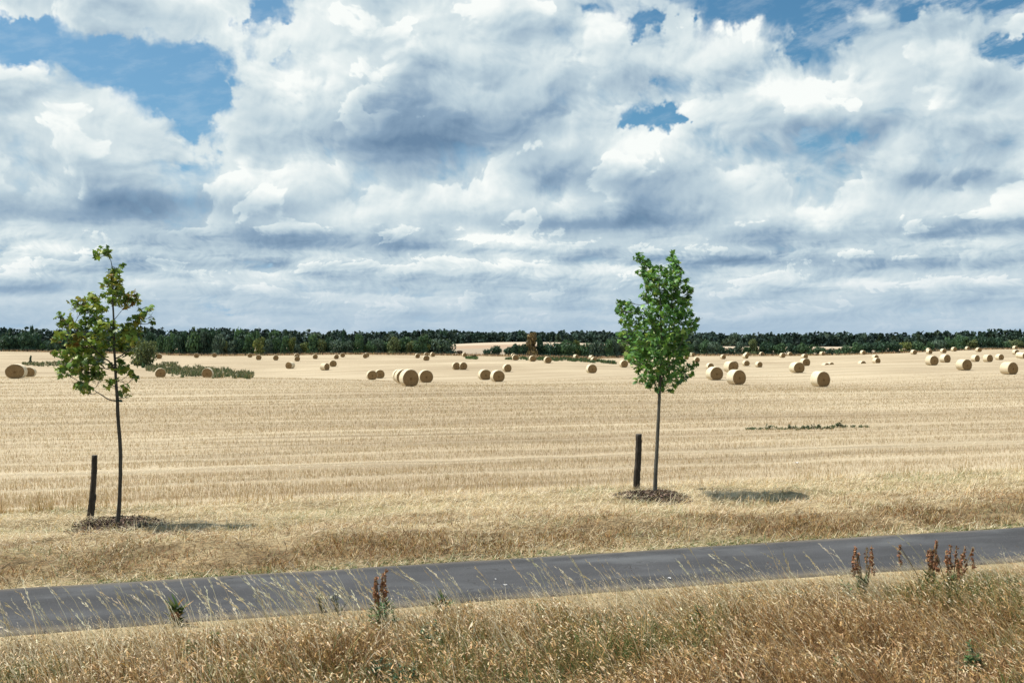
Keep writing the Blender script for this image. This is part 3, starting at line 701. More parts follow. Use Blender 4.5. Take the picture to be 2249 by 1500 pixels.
# ====================================================================== straw bales
def bale_mesh(seed):
    r_=np.random.default_rng(seed); k=44; L=1.22; Rr=.75
    th=np.arange(k)/k*2*np.pi
    prof=Rr*(1+.012*np.sin(th*3+seed)+r_.normal(size=k)*.006)
    ys=np.array([-.5,-.49,-.46,-.38,-.2,0,.2,.38,.46,.49,.5])*L; sc_=np.array([.965,.985,1,1.006,1,1.008,1,1.004,1,.985,.965])
    V=[]
    for y,q in zip(ys,sc_):
        x=np.sin(th)*prof*q; z=np.cos(th)*prof*q
        zb=z+.70; 
        m=zb<.10; zb=np.where(m,.10-(.10-zb)*.33,zb); zb=np.where(zb<.0,.0+zb*.3,zb)     # sagged underside
        x=x*(1+.035*np.clip(.7-zb,0,.7))
        yy=y+r_.normal(size=k)*.010
        V.append(np.stack([x,np.broadcast_to(yy,x.shape),zb],-1))
    V=np.stack(V); n=len(ys)
    i=np.arange(n-1)[:,None]*k; j=np.arange(k)[None]; j2=(j+1)%k
    q=np.stack([i+j,i+j2,i+k+j2,i+k+j],-1).reshape(-1,4)
    mb=MB(); VV=V.reshape(-1,3)
    # back end closed by the same mesh
    c=np.array([[0,ys[-1]+.01,.69]]); VV2=np.vstack([VV,c]); jj=np.arange(k)
    mb.add(VV2,[q,np.stack([np.full(k,n*k),(n-1)*k+jj,(n-1)*k+(jj+1)%k],-1)])
    # loose straws round the rims
    N=160; a=r_.uniform(-2.3,2.3,N); e=r_.choice([0,n-1],N)
    p=np.stack([np.sin(a)*Rr*.98,np.where(e==0,ys[0],ys[-1]),np.cos(a)*Rr*.98+.70],-1)
    dv=np.stack([np.sin(a)*.5,np.where(e==0,-1,1)*r_.uniform(.1,1,N),np.cos(a)*.5],-1)+r_.normal(size=(N,3))*.5
    dv/=np.linalg.norm(dv,axis=1)[:,None]; w_=np.stack([np.cos(a),0*a,-np.sin(a)],-1)*.010
    tip=p+dv*r_.uniform(.03,.09,N)[:,None]
    mb.add(np.stack([p-w_,p+w_,tip],1).reshape(-1,3),[np.arange(N*3).reshape(-1,3)])
    side=mb.data('round_bale',True)
    mf=MB(); rings=[1,.9,.75,.6,.45,.3,.15]; Vf=[]
    rim=V[0]
    for g,rg in enumerate(rings):
        cc=np.array([0,ys[0],.69]); P=cc+(rim-cc)*(rg*(.995))
        P=P.copy(); P[:,1]=np.where(rg==1,rim[:,1]-.004,ys[0]-.004-.035*(1-rg**2)-r_.normal(size=k)*.008-.012*(g%2)); Vf.append(P)
    Vf=np.concatenate(Vf+[np.array([[0,ys[0]-.03,.69]])]); m=len(rings)
    i=np.arange(m-1)[:,None]*k
    q=np.stack([i+j,i+k+j,i+k+j2,i+j2],-1).reshape(-1,4)
    mf.add(Vf,[q,np.stack([np.full(k,m*k),(m-1)*k+(jj+1)%k,(m-1)*k+jj],-1)])
    return side,mf.data('end_face',True)
BM=[bale_mesh(q) for q in range(4)]
for a,b_ in BM: a.materials.append(M['wrap']); b_.materials.append(M['face'])
for q,(px,py,d,ax,hid,lab) in enumerate(BD):
    sd,fc=BM[q%4]; x,y=ray(px,d); 
    o=link('straw_bale',sd); o.location=(x,y,tz(x,y)-.03)
    axd=R(-16+rng.normal()*3 if ax is None else ax); o.rotation_euler=(0,0,-axd)
    wide=1.13 if 'sagging' in lab else 1+rng.normal()*.035
    o.scale=(wide,1+rng.normal()*.05,1.0+rng.normal()*.03)
    tag(o,lab,'straw bale','round straw bales scattered over the stubble field')
    f=link('end_face',fc,parent=o)

# ====================================================================== the two young maples
LEAF=np.array([(0,0),(.20,-.06),(.46,.10),(.30,.24),(.56,.52),(.24,.50),(.20,.66),(0,1.0),(-.20,.66),(-.24,.50),(-.56,.52),(-.30,.24),(-.46,.10),(-.20,-.06)])
def leaves(mb,C,size,up,tint,droop=.25):
    """C centres, one palmate leaf each; up = mean normal tilt"""
    n=len(C)
    nrm=rng.normal(size=(n,3))*.55+np.array([0,0,1.])*up; nrm/=np.linalg.norm(nrm,axis=1)[:,None]
    a=rng.normal(size=(n,3)); a[:,2]-=.6; a-=nrm*(a*nrm).sum(1)[:,None]; a/=np.linalg.norm(a,axis=1)[:,None]
    b=np.cross(nrm,a)
    k=len(LEAF); P=LEAF.copy(); P[:,1]-=.35
    curl=-(P[:,0]**2)*droop*2.2-(P[:,1]**2)*droop
    V=C[:,None]+size[:,None,None]*(b[:,None]*P[None,:,:1]+a[:,None]*P[None,:,1:]+nrm[:,None]*curl[None,:,None])
    c=C[:,None]*1.0
    V=np.concatenate([V,c],1); m=k+1
    j=np.arange(k); tri=np.stack([np.full(k,k),j,(j+1)%k],-1)
    f=(np.arange(n)[:,None,None]*m+tri[None]).reshape(-1,3)
    mb.add(V.reshape(-1,3),[f],np.repeat(tint,m,axis=0))
def maple(name,base_px,d0,trunk,radii,limbs,blobs_,leafsize,dens,cols,probs,label,barkm,depth_spread,tie=None):
    x0,y0=ray(base_px[0],d0); z0=tz(x0,y0)
    root=empty(name,(x0,y0,z0)); tag(root,label,'tree','young maples planted along the path')
    zoff=Zof(base_px[1],d0)
    def P3(px,py,dy=0.):
        d=d0+dy; return np.array([(px-CXP)/F*d-x0, d-y0, Zof(py,d)-zoff])
    tm=MB(); tp=spline([P3(px,py) for px,py in trunk],40); tr=np.interp(np.linspace(0,1,40),np.linspace(0,1,len(radii)),radii)
    tp[0,2]-=.08
    tube(tm,tp,tr,9,rough=.05)
    segs=[tp[12:]]
    tobj=None
    bms=[]
    for lim in limbs:
        pl=spline([P3(px,py,dy) for px,py,dy in lim[0]],14); bmm=MB()
        tube(bmm,pl,np.linspace(lim[1],lim[1]*.35,14),6,rough=.05); segs.append(pl); bms.append(bmm)
    allp=np.concatenate(segs)
    cm=MB(); Cs=[];Ts=[];Ss=[]
    for bl in blobs_:
        px,py,rx,ry=bl[:4]
        reps=2 if (depth_spread>.3 and rx>=20) else 1
        for rep in range(reps):
            dy=rng.normal()*depth_spread*(1 if reps==1 else 1.0)+(depth_spread*(1 if rep else -1)*.8 if reps==2 else 0)
            c=P3(px,py,dy); rw=np.array([rx*d0/F,(rx+ry)*.55*d0/F,ry*d0/F])
            n=max(3,int(dens*rx*ry/reps*1.15))
            g=rng.normal(size=(n,3)); g/=np.linalg.norm(g,axis=1)[:,None]; g*=rng.random((n,1))**(1/2.4)
            Cs.append(c+g*rw); Ss.append(leafsize*rng.uniform(.65,1.2,n))
            lt=pick(cols,probs,n)
            if len(bl)>4: lt=np.where((rng.random(n)<bl[4])[:,None],pick([(.27,.21,.045),(.20,.12,.035),(.30,.27,.05)],[.4,.3,.3],n),lt)
            Ts.append(lt)
            # twig from the nearest wood to the cluster
            k=np.argmin(np.linalg.norm(allp-(c-np.array([0,0,.06])),axis=1)+np.where(allp[:,2]>c[2]+.02,.4,0)); a=allp[k]
            mid=(a+c)/2+rng.normal(size=3)*.02+np.array([0,0,-.03])
            tw=spline([a,mid,c],6); tube(tm,tw,np.linspace(.0075,.0035,6),4)
            for e in range(3):
                g2=c+rng.normal(size=3)*rw*.6; tube(tm,np.stack([tw[3],(tw[4]+g2)/2,g2]),[.0035,.003,.002],3,cap=False)
    tobj=tm.build('trunk',barkm,root,True)
    for bmm in bms: bmm.build('branch',barkm,root,True)
    leaves(cm,np.concatenate(Cs),np.concatenate(Ss),.75,np.concatenate(Ts))
    cm.build('crown',M['leaf'],root)
    if tie:
        px,py,dx=tie; t_=MB(); c=P3(px,py); rr_=.032
        th=np.linspace(0,2*np.pi,13); ring=np.stack([np.cos(th)*rr_,np.sin(th)*rr_,0*th],-1)
        tube(t_,c+ring,.008,6,cap=False); tube(t_,[c+[.02,-.01,0],c+[.06,-.015,-.005],c+[.085,-.01,-.01]],[.02,.022,.018],6)
        t_.build('tree_tie',M['tie'],root,True)
    return root
LB=[(227,556,20,15),(214,563,8,6),(238,552,8,6),(252,600,16,14),(269,583,9,6),(246,612,16,14,.3),(240,628,20,14,.4),(258,622,10,12,.4),(252,645,28,14),(262,640,14,12,.35),(288,652,18,14,.45),(298,662,10,10,.4),(272,668,22,14,.4),(245,660,18,10),
(212,660,20,14,.25),(196,652,12,10),(176,664,20,14,.35),(182,680,18,12),(156,666,8,6,.5),(158,680,7,5,.4),(204,682,24,14),(226,678,16,10),(141,702,22,13),(132,692,10,6),(150,715,22,14,.4),(170,722,22,14),(190,708,20,12),(214,707,26,16),(232,724,30,18),(250,716,12,10),
(316,688,18,15),(328,679,9,8),(333,696,7,10),(336,710,4,8),(304,704,18,14,.25),(292,712,16,14),(278,722,22,16),(295,738,18,16),(307,728,10,10),(274,742,20,14,.2),
(124,744,15,9,.25),(138,736,18,11),(160,748,24,15,.25),(190,742,24,14),(214,742,20,14),(176,758,22,13,.3),(200,760,20,14),(232,760,24,15),(252,752,14,12),(268,762,22,12),(290,752,16,12,.2),
(122,781,14,8),(142,778,22,12),(165,774,26,16),(190,778,28,18),(212,782,20,14),(176,796,28,16),(146,800,18,12),(134,812,16,9),(200,802,26,14),(160,815,22,12),(138,823,18,7),(180,818,18,10),(206,818,22,12),(222,828,16,10),(196,834,20,11),(176,846,18,11),(168,850,12,7),(188,862,9,9),(190,852,14,9),
(276,778,14,7),(264,794,10,10),(268,812,20,11),(288,820,12,9),(295,832,7,9),(242,806,10,8),(242,846,12,10),(250,834,9,8),(276,856,12,10),(282,868,8,6),(264,866,7,8)]
maple('maple_tree',(258,1160),17.9,[(258,1160),(262,1115),(264.5,1060),(265,1005),(263,960),(259,915),(258,880),(255,845),(253,800),(250,750),(249.5,700),(247,655),(249,615),(246,588),(242,570),(236,560)],
 [.040,.036,.034,.033,.032,.031,.029,.026,.023,.020,.017,.014,.010,.007,.005,.003],
 [([(258,882,0),(240,879,-.05),(222,868,-.1),(205,857,-.15),(192,846,-.2)],.013),([(254,818,0),(242,797,-.08),(226,786,-.12),(205,765,-.2),(182,742,-.25),(160,722,-.3)],.015),
  ([(252,790,0),(270,780,.05),(287,765,.1),(300,740,.15),(314,700,.2)],.012),([(250,705,0),(262,690,.05),(276,672,.1)],.007),([(253,800,0),(236,812,.1),(216,800,.2),(190,795,.25),(150,790,.3)],.010),([(250,740,0),(230,722,.1),(206,700,.15),(180,678,.15)],.010),([(255,842,0),(266,835,-.05),(278,850,-.1)],.006)],
 LB,.115,.085,[(.16,.26,.05),(.25,.32,.06),(.085,.15,.036),(.31,.33,.065)],[.36,.24,.28,.12],'young maple at left with a loose yellowish green crown and a tall bare tip',M['bark'],.22,tie=(259,881,6))
RB=[(1404,562,8,8),(1400,572,10,7),(1411,578,14,12),(1418,592,16,14),(1410,600,12,10),(1420,608,14,12),(1476,566,8,9),(1471,572,7,6),(1481,580,14,12),(1486,592,12,12),(1474,598,20,14),(1447,595,18,7),(1447,610,30,14),(1430,620,16,14),(1494,610,12,14),(1470,620,26,16),(1510,622,9,8),(1505,634,10,10),(1514,645,9,14),(1512,658,8,10),
(1429,635,22,18),(1412,655,10,8),(1458,637,30,22),(1486,640,18,20),(1420,660,16,12),(1447,664,32,22),(1479,666,30,22),(1504,668,15,14),(1516,690,5,10),
(1357,668,8,6),(1362,676,10,8),(1378,668,9,8),(1380,678,14,10),(1366,692,12,12),(1358,686,6,6),(1392,688,15,12),(1379,706,18,14),(1370,712,10,10),(1414,692,20,18),(1440,696,30,24),(1474,694,32,24),(1501,694,20,18),
(1518,712,13,10),(1529,706,8,7),(1528,718,6,8),(1510,724,18,16),(1372,730,14,12),(1358,738,9,5),(1395,726,22,18),(1422,728,28,24),(1456,730,34,26),(1488,735,26,22),(1383,752,17,18),(1366,752,8,8),(1411,756,26,22),(1442,760,32,24),(1474,764,32,24),(1500,756,17,18),(1511,778,9,8),
(1395,783,20,18),(1378,788,9,9),(1424,788,28,24),(1461,792,32,24),(1492,784,18,20),(1404,806,18,16),(1438,815,30,22),(1474,815,30,20),(1499,814,16,15),(1518,808,13,8),(1527,803,6,8),(1522,824,5,8),(1514,832,6,7),(1406,833,13,11),(1398,842,8,6),(1429,837,20,15),(1456,840,22,16),(1483,835,18,13),(1501,837,9,9),(1484,849,7,7),(1429,853,11,7),(1454,852,11,11),(1473,862,7,5),(1443,858,8,8)]
maple('maple_tree',(1438,1090),21.7,[(1438,1090),(1440,1040),(1443,985),(1445.5,930),(1448,880),(1449,850),(1452,800),(1453,750),(1451,700),(1449,650),(1447,610)],
 [.050,.043,.040,.037,.034,.032,.028,.022,.017,.011,.006],
 [([(1448,872,0),(1442,855,.02),(1430,830,.05),(1412,800,.1),(1395,760,.2),(1380,710,.2),(1368,678,.2)],.015),([(1450,845,0),(1462,820,-.1),(1480,790,-.2),(1500,750,-.25),(1520,715,-.2)],.014),([(1452,790,0),(1440,740,-.15),(1425,680,-.2),(1415,620,-.15),(1405,566,-.1)],.012),([(1452,760,0),(1466,710,.1),(1478,650,.15),(1484,600,.1),(1477,568,.1)],.012),([(1450,840,0),(1470,838,.1),(1500,820,.1),(1522,808,.1)],.009),([(1449,855,0),(1455,835,.2),(1460,780,.4),(1458,700,.45)],.011)],
 RB,.115,.125,[(.105,.235,.06),(.165,.33,.075),(.06,.14,.042),(.28,.40,.095)],[.40,.26,.24,.10],'young maple at right with a dense full deep green crown',M['bark_grey'],.34)

# ---------------------------------------------------------------------- tree stakes and mulch
def stake(bx,by,tx,ty,d0,w0,label,broken):
    b=ground_at(bx,by); s_=d0/F; x,y=ray(bx,d0); z=tz(x,y)
    root=empty('tree_stake',(x,y,z)); tag(root,label,'stake','wooden stakes beside the young maples')
    top=np.array([(tx-bx)*s_,0.,(by-ty)*s_]); n=26; u=np.linspace(0,1,n)
    P=top[None]*u[:,None]; P[:,0]+=.012*np.sin(u*5+bx); P[0,2]-=.15
    mb=MB(); r_=w0*(1-.10*u); k=12
    tube(mb,P,r_,k,rough=.05)
    V=mb.V[0].copy(); th=np.arange(k)/k*2*np.pi
    if broken:      # a long split side missing above knee height
        W=V[:n*k].reshape(n,k,3); m=(u>.36); W[m,:,0]-=np.where(W[m,:,0]>P[m,None,0]+w0*.35,(W[m,:,0]-P[m,None,0]-w0*.35)*.8,0); V[:n*k]=W.reshape(-1,3)
    mb.V[0]=V; mb.build('post',M['stake'],root)
    cp=MB(); th=np.linspace(0,2*np.pi,13)[:-1]; rr_=r_[-1]*.9; c=P[-1]+np.array([0,0,.004]); wx_=.55 if broken else 1
    cp.add(np.vstack([c+np.stack([np.cos(th)*rr_*(1 if not broken else .85)-(.01 if broken else 0),np.sin(th)*rr_,th*0],-1),c]),[np.stack([np.full(12,12),np.arange(12),(np.arange(12)+1)%12],-1)])
    cp.build('cut_end',M['endgrain'],root)
stake(200,1142,210,1004,18.75,.066,'leaning split dark stake beside the left maple',True)
stake(1399,1074,1402,952,22.7,.078,'upright thick round stake beside the right maple',False)
def mulch(px,py,rx,ry,label):
    c=ground_at(px,py); r1=rx*c[1]/F; r2=ry*c[1]/F/ (H/c[1])
    root=empty('mulch_bed',(c[0],c[1],c[2])); tag(root,label,'mulch bed','bark mulch rings under the maples')
    mb=MB(); k=40; m=8; V=[]
    for g in range(m+1):
        th=np.arange(k)/k*2*np.pi; q=g/m; ro=1+.12*np.sin(th*3+px)+.06*np.sin(th*7)
        x=np.cos(th)*r1*q*ro; y=np.sin(th)*r2*q*ro
        V.append(np.stack([x,y,terr(x+c[0],y+c[1])-c[2]+.07*(1-q**2)-.012*(g==m)+.004+rng.normal(size=k)*.008*(q<.95)],-1))
    V=np.concatenate(V); i=np.arange(m)[:,None]*k; j=np.arange(k)[None]
    mb.add(V,[np.stack([i+j,i+k+j,i+k+(j+1)%k,i+(j+1)%k],-1).reshape(-1,4)],(.045,.03,.022))
    N=2600; q=np.sqrt(rng.random(N))*1.08; th=rng.uniform(0,2*np.pi,N); ro=1+.12*np.sin(th*3+px)
    x=np.cos(th)*r1*q*ro; y=np.sin(th)*r2*q*ro; z=terr(x+c[0],y+c[1])-c[2]+.07*np.clip(1-q**2,0,1)+rng.uniform(.005,.03,N)
    a=rng.normal(size=(N,3))*[1,1,.35]; a/=np.linalg.norm(a,axis=1)[:,None]; b=np.cross(a,rng.normal(size=(N,3))*.5+[0,0,1]); b/=np.linalg.norm(b,axis=1)[:,None]
    L=rng.uniform(.015,.05,N)[:,None]; W=rng.uniform(.006,.018,N)[:,None]; C=np.stack([x,y,z],-1)
    Vq=np.stack([C-a*L-b*W,C+a*L-b*W*.7,C+a*L*.9+b*W,C-a*L*.8+b*W],1).reshape(-1,3)
    T=pick([(.06,.04,.03),(.11,.07,.05),(.03,.022,.018),(.20,.14,.11)],[.4,.3,.2,.1],N)
    mb.add(Vq,[np.arange(N*4).reshape(-1,4)],np.repeat(T,4,axis=0))
    mb.build('bark_chips',M['chips'],root)
mulch(252,1158,96,20,'uneven bed of dark bark chips around the left maple')
mulch(1437,1091,76,17,'round bed of dark bark chips around the right maple')

# ====================================================================== hedgerow
COLS={k:tuple(tuple(np.array(c)*m) for c in v) for k,m,v in (('dark',1.25,((.030,.060,.034),(.045,.080,.042),(.020,.042,.026))),('mid',1.35,((.048,.088,.038),(.070,.112,.046),(.030,.060,.030))),('grey',1.15,((.068,.100,.066),(.092,.126,.082),(.040,.066,.046))),
('olive',1.4,((.085,.100,.038),(.11,.118,.044),(.05,.066,.03))),('yellow',1.12,((.13,.150,.040),(.17,.17,.048),(.075,.095,.034))),('ochre',1.05,((.20,.135,.058),(.25,.175,.075),(.13,.088,.042))),('brown',1.,((.12,.08,.05),(.09,.06,.04),(.06,.05,.03))))}
CWORD={'dark':'dark green','mid':'mid green','grey':'grey-green','olive':'olive green','yellow':'yellow-green','ochre':'ochre brown','brown':'brownish'}
def crown_mesh(name,kind,colour,seed,nq,qs,skirt=.0):
    """unit crown: radius 1 sideways, 0..1 tall; many leaf-clump faces on a lumpy body with gaps"""
    r_=np.random.default_rng(seed)
    if kind=='round': lobes=[(0,0,.50,.80,.44)]+[(r_.uniform(-.6,.6),r_.uniform(-.6,.6),r_.uniform(.28,.74),r_.uniform(.34,.5),r_.uniform(.18,.28)) for _ in range(12)]
    elif kind=='tall': lobes=[(0,0,.5,.55,.45)]+[(r_.uniform(-.55,.55)*(1-.5*h_),r_.uniform(-.5,.5),h_,r_.uniform(.28,.46),r_.uniform(.12,.2)) for h_ in np.linspace(.14,.92,13)]
    elif kind=='cone': lobes=[(r_.normal()*.1,r_.normal()*.1,h_,.85*(1-h_)+.12,.14) for h_ in np.linspace(.08,.93,11)]
    else: lobes=[(r_.uniform(-.75,.75),r_.uniform(-.5,.5),r_.uniform(.18,.72),r_.uniform(.32,.5),r_.uniform(.16,.28)) for _ in range(13)]
    lobes.append((0,0,.14,.8,.16)); lobes.append((r_.uniform(-.4,.4),0,.10,.6,.12))
    w_=np.array([l[3]**2+l[3]*l[4] for l in lobes]); w_/=w_.sum(); li=r_.choice(len(lobes),nq,p=w_); Lb=np.array(lobes)[li]
    g=r_.normal(size=(nq,3)); g/=np.linalg.norm(g,axis=1)[:,None]; rad=r_.random((nq,1))**.22
    rad=np.where(r_.random((nq,1))<.10,rad*1.14,rad)
    C=Lb[:,:3]+g*rad*np.stack([Lb[:,3],Lb[:,3],Lb[:,4]],-1)
    C[:,2]=np.clip(C[:,2],.01,1.06)
    nrm=g+r_.normal(size=(nq,3))*.55; nrm/=np.linalg.norm(nrm,axis=1)[:,None]
    a=np.cross(nrm,r_.normal(size=(nq,3))); a/=np.linalg.norm(a,axis=1)[:,None]; b=np.cross(nrm,a)
    z=qs*r_.uniform(.5,1.25,nq)[:,None]
    jj=lambda: r_.uniform(.6,1.2,(nq,1))
    V=np.stack([C-a*z*jj()-b*z*.5*jj(),C+a*z*jj()-b*z*.6*jj(),C+a*z*.7*jj()+b*z*jj(),C-a*z*.8*jj()+b*z*.8*jj()],1)
    lc=r_.normal(size=len(lobes))*.16
    cc=np.array(COLS[colour])[r_.choice(3,nq,p=[.5,.22,.28])]*(1+lc[li]+r_.normal(size=nq)*.15)[:,None]
    V=V.reshape(-1,3)
    me=mesh_data(name,V,[np.arange(nq*4).reshape(-1,4)],np.repeat(np.clip(cc,.008,1),4,axis=0)); me.materials.append(M['foliage'])
    return me
def trunk_mesh(seed):
    mb=MB(); r_=np.random.default_rng(seed)
    tube(mb,[(0,0,-.04),(r_.normal()*.03,0,.15),(r_.normal()*.05,.02,.4),(r_.normal()*.06,0,.7)],[.055,.045,.03,.012],6)
    for a in (0.6,2.6,4.4): tube(mb,[(0,0,.28),(math.cos(a)*.25,math.sin(a)*.25,.45),(math.cos(a)*.45,math.sin(a)*.4,.62)],[.025,.017,.008],5)
    me=mb.data('trunk',True); me.materials.append(M['bark']); return me
TRK=[trunk_mesh(s) for s in range(3)]
CM={}
def crown(kind,colour,v,nq=1500,qs=.085):
    k=(kind,colour,v,nq)
    if k not in CM: CM[k]=crown_mesh('crown',kind,colour,hash((kind,colour))%1000*0+sum(map(ord,kind+colour))*7+v,nq,qs)
    return CM[k]
def plant(name,px,ytop,half,colour,kind,d,label,cat,group,v=0,nq=1500,qs=.085,basepy=None):
    x,y=ray(px,d); z=tz(x,y)
    hgt=(Zof(ytop,d)-z); rad=half*d/F
    root=empty(name,(x,y,z),rng.uniform(0,6.28)); root.scale=(rad,rad,hgt); tag(root,label,cat,group)
    o=link('crown',crown(kind,colour,v,nq,qs),parent=root)
    t_=link('trunk',TRK[v%3],parent=root)
    return root
# (x, top y, half width px, colour, shape)
HT=[(-18,738,22,'dark','round'),(12,736,20,'dark','round'),(38,733,19,'dark','tall'),(64,727,21,'dark','round'),(92,738,17,'mid','wide'),(113,745,16,'dark','round'),(138,739,19,'dark','round'),(168,737,19,'mid','wide'),(200,736,20,'dark','round'),(230,738,19,'dark','tall'),(260,735,19,'mid','round'),(286,736,16,'dark','round'),
(311,738,15,'grey','round'),(332,731,15,'dark','tall'),(354,735,14,'mid','round'),(374,732,15,'mid','round'),(396,733,15,'dark','tall'),(413,745,12,'grey','wide'),(428,727,19,'mid','round'),(447,730,15,'grey','tall'),(462,726,15,'dark','tall'),(479,734,16,'grey','round'),(492,745,11,'olive','wide'),(507,748,14,'grey','round'),(526,740,15,'dark','round'),(546,736,17,'mid','tall'),(571,738,14,'yellow','round'),(589,745,14,'grey','round'),(608,740,15,'mid','round'),(626,739,13,'mid','tall'),
(641,742,11,'yellow','tall'),(652,751,12,'grey','wide'),(668,750,13,'yellow','round'),(688,736,15,'mid','tall'),(705,742,12,'olive','round'),(722,738,13,'dark','round'),(739,744,17,'grey','round'),(755,739,9,'dark','cone'),(768,745,13,'grey','round'),(789,737,17,'mid','tall'),(801,755,10,'yellow','wide'),(816,748,13,'mid','round'),(831,741,15,'grey','round'),(849,743,15,'mid','wide'),(866,738,16,'olive','round'),(886,739,18,'mid','round'),(905,746,14,'olive','wide'),
(918,747,13,'mid','round'),(929,737,14,'mid','tall'),(936,753,9,'yellow','wide'),(944,744,10,'mid','cone'),(975,744,33,'grey','round'),(1010,769,8,'brown','wide'),
(1070,766,8,'dark','round'),(1088,757,13,'dark','round'),(1118,761,12,'dark','round'),(1131,756,12,'dark','tall'),(1140,757,10,'mid','round'),(1154,752,12,'dark','round'),(1186,740,11,'dark','tall'),(1168,732,16,'ochre','tall'),
(1207,751,20,'dark','round'),(1233,751,16,'mid','round'),(1251,746,17,'mid','round'),(1268,749,10,'yellow','tall'),(1285,752,15,'mid','round'),(1300,750,13,'grey','wide'),(1317,748,16,'grey','round'),(1335,747,15,'mid','tall'),(1352,745,16,'grey','round'),(1372,748,13,'olive','wide'),(1398,746,17,'mid','round'),(1424,748,16,'dark','round'),(1452,747,17,'mid','wide'),(1480,749,16,'grey','round'),(1508,750,14,'mid','round'),
(1530,745,16,'grey','tall'),(1549,746,15,'mid','round'),(1565,747,16,'grey','round'),(1583,754,12,'dark','wide'),(1604,762,12,'dark','wide'),(1622,753,12,'grey','tall'),(1640,752,14,'mid','wide'),(1656,747,13,'olive','tall'),(1684,747,18,'dark','round'),(1712,753,14,'mid','round'),(1740,751,14,'dark','wide'),(1760,753,13,'mid','round'),(1779,757,11,'mid','tall'),(1800,760,12,'mid','round'),(1822,763,12,'dark','wide'),(1842,763,12,'mid','wide'),(1860,757,12,'mid','round'),(1882,751,14,'mid','round'),(1903,749,15,'dark','round'),(1935,748,16,'dark','round'),(1962,747,15,'dark','round'),(1990,750,15,'yellow','wide'),(2015,749,15,'mid','round'),(2040,747,14,'mid','wide'),
(2062,744,15,'grey','round'),(2086,740,15,'mid','round'),(2110,738,17,'mid','tall'),(2131,745,13,'olive','wide'),(2150,734,19,'dark','round'),(2181,739,17,'dark','round'),(2206,741,16,'mid','wide'),(2231,744,15,'olive','round'),(2254,737,18,'dark','round'),(2284,738,18,'mid','round')]
LM=[(-30,'the left edge'),(290,'the left maple'),(463,'the left hedge bales'),(668,'the bright yellow-green bush'),(755,'the small pointed tree'),(975,'the big round bush'),(1168,'the ochre tree'),(1442,'the right maple'),(1604,'the low hedge spot'),(1822,'the hedge bale trio'),(2150,'the tallest right tree'),(2270,'the right edge')]
ORD=['first','second','third','fourth','fifth','sixth','seventh','eighth','ninth','tenth']
SPEC={1168:'tall feathery ochre tree with turning leaves in the hedge',975:'big round grey-green bush at the hedge end before the gap',1088:'lone dark tree standing in the gap of the hedge',1070:'little dark bush left of the lone tree in the gap',1010:'small brownish shrub at the foot of the big round bush',668:'bright yellow-green bush in the left hedge',755:'small pointed dark tree in the hedge',2150:'tallest dark tree in the right part of the hedge',1604:'low dark bush in the low spot of the right hedge',1186:'dark tree leaning out right behind the ochre tree'}
seen={}
for q,(px,yt,hw,co,kd) in enumerate(HT):
    d=float(hedge_d(px))+rng.uniform(2.5,8)
    if px in (1088,1070,1118,1131): d-=1
    if px in SPEC: lab=SPEC[px]
    else:
        lm=min(LM,key=lambda l:abs(l[0]-px)); side='left' if px<lm[0] else 'right'
        if lm[0]<0: side='right'
        if lm[0]==2270: side='left'
        n_=seen.get((lm[1],side),0)
        order=sorted([h for h in HT if h[0] not in SPEC and min(LM,key=lambda l:abs(l[0]-h[0]))==lm and ((h[0]<lm[0])==(px<lm[0]))],key=lambda h:abs(h[0]-lm[0]))
        rank=[h[0] for h in order].index(px)
        shp={'round':'rounded','tall':'tall','wide':'spreading','cone':'pointed'}[kd]
        lab=f"{shp} {CWORD[co]} hedge tree, {ORD[min(rank,9)]} to the {side} of {lm[1]}"
    plant('hedge_tree',px,yt,hw*1.12,co,kd,d,lab,'tree','trees and bushes of the hedgerow behind the field',v=q%2)
# lone bush near the left maple, dark stump in the gap
c=ground_at(312,803); 
plant('round_bush',311,744,31,'olive','round',c[1],'large pale olive bush standing in the field behind the left maple','bush',None,v=5,nq=2600,qs=.05)
c=ground_at(210,800); plant('low_bush',212,779,24,'grey','wide',c[1]+3,'low grey-green bush seen through the left maple crown','bush',None,v=6,nq=1600,qs=.07)
c=ground_at(314,808); plant('small_shrub',314,795,5,'mid','round',c[1],'small bright green shrub in front of the pale bush','shrub',None,v=7,nq=400,qs=.13)
c=ground_at(67,797); plant('small_shrub',67,781,4,'dark','tall',c[1],'small upright dark shrub at the weeds near the left edge','shrub',None,v=8,nq=400,qs=.13)
c=ground_at(1041,788); plant('dead_stump',1042,779,5.5,'brown','round',c[1],'dark stump with dead twigs in the gap of the hedge','stump',None,v=9,nq=500,qs=.12)
